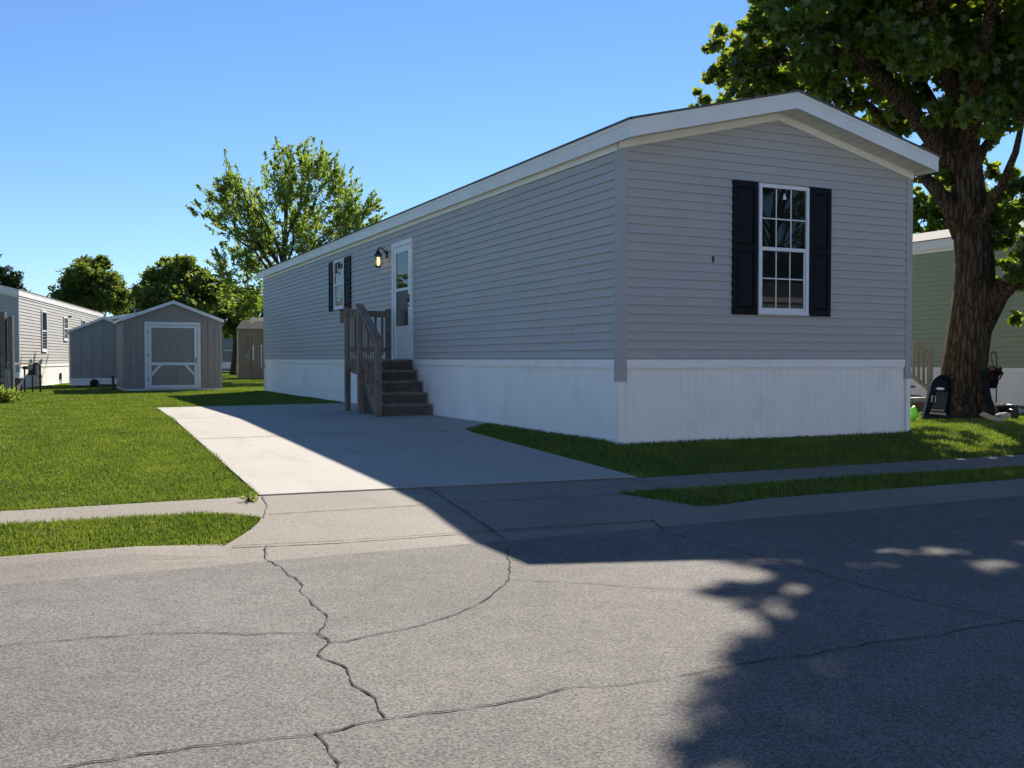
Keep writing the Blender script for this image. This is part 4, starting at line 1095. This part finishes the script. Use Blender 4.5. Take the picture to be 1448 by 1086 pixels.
# right of the trunk
def leaning(name, label, cat, a, b, w, h, mat):
    m = MB(); m.beam(a, b, w, h, up=FW); return tag(m.build(name, mat, None, .004), label, cat)
leaning('black_board', 'black narrow board leaning against the right side of the maple trunk', 'board', gz(1404, 14.9), at(1391, 524, 15.2), .075, .05, BLACKPL)
leaning('wood_plank', 'pale wood plank lying on the grass right of the maple trunk', 'plank', at(1388, 585, 14.9), at(1424, 600, 14.3), .08, .03, WOODPALE)
leaning('wood_plank', 'short white plank lying behind the pale plank by the maple', 'plank', at(1390, 570, 16.1), at(1402, 580, 15.6), .09, .04, BADGE)
pp = gz(1409, 17)
hb = empty('plant_hook', pp, 'thin black shepherd hook pole holding the flower basket right of the maple', 'hook')
m = MB(); zt = at(1402, 497, 17).z
m.tube([pp, Vector((pp.x, pp.y, zt-.1)), Vector((pp.x, pp.y, zt-.02))-RT*.02, Vector((pp.x, pp.y, zt))-RT*.07, Vector((pp.x, pp.y, zt-.06))-RT*.1], .012, 6); loc_part(m, 'pole', BLACK, hb)
pc = Vector((pp.x, pp.y, 0))-RT*.1
z1 = at(1402, 549, 17).z
fb = empty('flower_basket', pc+Vector((0,0,z1)), 'black hanging pot of dark purple flowers right of the maple trunk', 'flower pot')
m = MB(); m.tube([pc+Vector((0,0,z)) for z in (z1, z1+.02, z1+.15, z1+.17)], [.09, .105, .135, .14], 14); loc_part(m, 'pot', POT, fb, 0, True)
m = MB()
for k in range(3):
    a = k*2.1; m.tube([pc+Vector((.13*math.cos(a), .13*math.sin(a), z1+.17)), pc+Vector((0,0,zt-.05))], .004, 5)
loc_part(m, 'hanger', BLACK, fb)
Cp = np.array(tuple(pc+Vector((0,0,z1+.27))))+np.clip(rg.normal(size=(520,3)), -1.7, 1.7)*np.array((.085,.085,.06))
leaf_mesh('flowers', Cp, .075, OVAL_T, PURPLE, fb, rg, .5, None, tuple(fb.location))
# bits on the ground
ct = gz(1409, 15.9)
m = MB(); N = 24
m.tube([ct+Vector((.32*math.cos(i*2*PI/N), .26*math.sin(i*2*PI/N), .08+.04*math.sin(i*2*PI/N))) for i in range(N+1)], .05, 8, cap=False)
m.tube([ct+Vector((.27*math.cos(i*2*PI/N), .22*math.sin(i*2*PI/N), .17)) for i in range(N+1)], .03, 8, cap=False)
tag(m.build('hose_coil', BLACKPL, None, 0, True), 'black rubber hose coil on the ground right of the maple', 'hose')
def rock(px, Z, r, label):
    import bmesh
    bm = bmesh.new(); bmesh.ops.create_icosphere(bm, subdivisions=2, radius=r)
    for v in bm.verts: v.co *= 1+.18*math.sin(v.co.x*9/r*.3+px)*math.cos(v.co.y*7/r*.3)+random.uniform(-.06, .06); v.co.z *= .65
    me = bpy.data.meshes.new('rock'); bm.to_mesh(me); bm.free(); me.materials.append(STONE)
    o = link_mesh('rock', me); o.location = gz(px, Z)+Vector((0,0,r*.4)); return tag(o, label, 'rock', 'rocks by the maple')
rock(1416, 15.0, .10, 'smooth grey rock in front of the hose coil'); rock(1431, 16.2, .12, 'largest grey rock behind the small dark panel')
rock(1441, 16.6, .10, 'grey rock at the right edge by the shrub'); rock(1423, 15.4, .09, 'small rock between the hose coil and the dark panel')
pn = gz(1437, 14.9)
m = MB(); m.beam(pn+Vector((0,0,.02)), pn+Vector((0,0,.17))+fwg*.12+RT*.03, .2, .03, up=RT)
tag(m.build('solar_panel', DARKGREY, None, .004), 'small dark tilted panel on the grass right of the maple', 'panel')
def clump_plant(name, label, p, r, h, n, mat, tmpl, size, seed):
    rng = np.random.default_rng(seed); root = empty(name, p, label, 'plant')
    d = rng.normal(size=(n, 3)); d[:,2] = np.abs(d[:,2])+.6; d /= np.linalg.norm(d, axis=1)[:,None]
    f = rng.random(n)**.6
    C = np.array(tuple(p))+d*np.array((r, r, h))*f[:,None]
    leaf_mesh('leaves', C, size, tmpl, mat, root, rng, .4, d, tuple(p))
    m = MB()
    for k in range(8):
        e = Vector(d[k]); m.tube([p, p+Vector((e.x*r, e.y*r, e.z*h))*.8], [.006, .003], 5)
    loc_part(m, 'stems', mat, root); return root
clump_plant('shrub', 'low dark green shrub against the white skirting of the green home', gz(1436, 20.5), .55, .45, 700, DARKL, LONG_T, .16, 21)
clump_plant('weed', 'leafy green weed at the left edge of the lawn', gz(5, 20.6), .42, .34, 260, MIDL, LONG_T, .16, 22)
clump_plant('weed', 'small weed at the corner where lawn, walk and driveway meet', Vector((-4.36, -1.85, -.14)), .09, .07, 60, MIDL, LONG_T, .04, 23)
# ---------------------------------------------------------------- across the street: unseen homes added as sun bounce, some mirrored in the window
for k, (x, lab, col) in enumerate(((-27, 'unseen white home added across the street to bounce sunlight, leftmost of the facing row', WHITE), (-9.5, 'unseen cream home added across the street to bounce sunlight', CREAM), (8.5, 'beige home across the street mirrored in the front window', BEIGE), (26, 'unseen pale grey home added across the street to bounce sunlight, rightmost of the facing row', LSIDING))):
    # long side turned to the street
    oh, oF, oL, oR, orf = home('mobile_home', lab, (x, -21.0, -.2), PI/2, 4.4, 15.5, .8, 3.2, 3.9, col, detail=False)
    make_window(oh, oR, 3.0, 4.0, 1.5, 2.7, grid=False); make_window(oh, oR, 10.0, 11.0, 1.5, 2.7, grid=False)
tree('street_tree', 'leafy tree across the street mirrored in the front window', Vector((23.5, -26, -.2)), ell_clumps((23.5, -26, 7.5), 6.0, 5, 60, 1.3, rg, 2.6), 16000, .26, DARKL, 31, tr=.3)

tree('street_tree', 'tall leafy tree far left of the frame mirrored in the side window', Vector((-15, 60, 0)), ell_clumps((-15, 60, 6.5), 5.5, 4.5, 40, 1.3, rg, 2.2), 9000, .3, MIDL, 33, tr=.3)

# ---------------------------------------------------------------- light, sky, camera
sun_dir = Vector((.85, 1.07, 1.0)).normalized()   # towards the sun
el = math.asin(sun_dir.z); az = math.atan2(sun_dir.x, sun_dir.y)
sl = bpy.data.lights.new('sun', 'SUN'); sl.energy = 3.95; sl.angle = math.radians(.53); sl.color = (1, .915, .80)
so = bpy.data.objects.new('sun', sl); COL.objects.link(so); so.rotation_euler = sun_dir.to_track_quat('Z', 'Y').to_euler()
w = bpy.data.worlds.new('World'); scene.world = w; w.use_nodes = True
nt = w.node_tree; nt.nodes.clear()
sky = nt.nodes.new('ShaderNodeTexSky'); sky.sky_type = 'NISHITA'; sky.sun_disc = False
sky.sun_elevation = el; sky.sun_rotation = az; sky.air_density = 1.0; sky.dust_density = 0.0; sky.ozone_density = 8.5; sky.altitude = 0
bg = nt.nodes.new('ShaderNodeBackground'); bg.inputs[1].default_value = .053
ow = nt.nodes.new('ShaderNodeOutputWorld'); nt.links.new(sky.outputs[0], bg.inputs[0]); nt.links.new(bg.outputs[0], ow.inputs[0])

cam = bpy.data.cameras.new('camera'); co = bpy.data.objects.new('camera', cam); COL.objects.link(co)
cam.sensor_width = 36; cam.sensor_fit = 'HORIZONTAL'; cam.lens = 36*F/1448; cam.clip_end = 1000; cam.clip_start = .05
R_ = Matrix((RT, UP, -FW)).transposed()
co.matrix_world = Matrix.Translation(CAM) @ R_.to_4x4()
scene.camera = co
scene.view_settings.view_transform = 'Standard'; scene.view_settings.look = 'None'
scene.view_settings.exposure = 1.42; scene.view_settings.gamma = 1
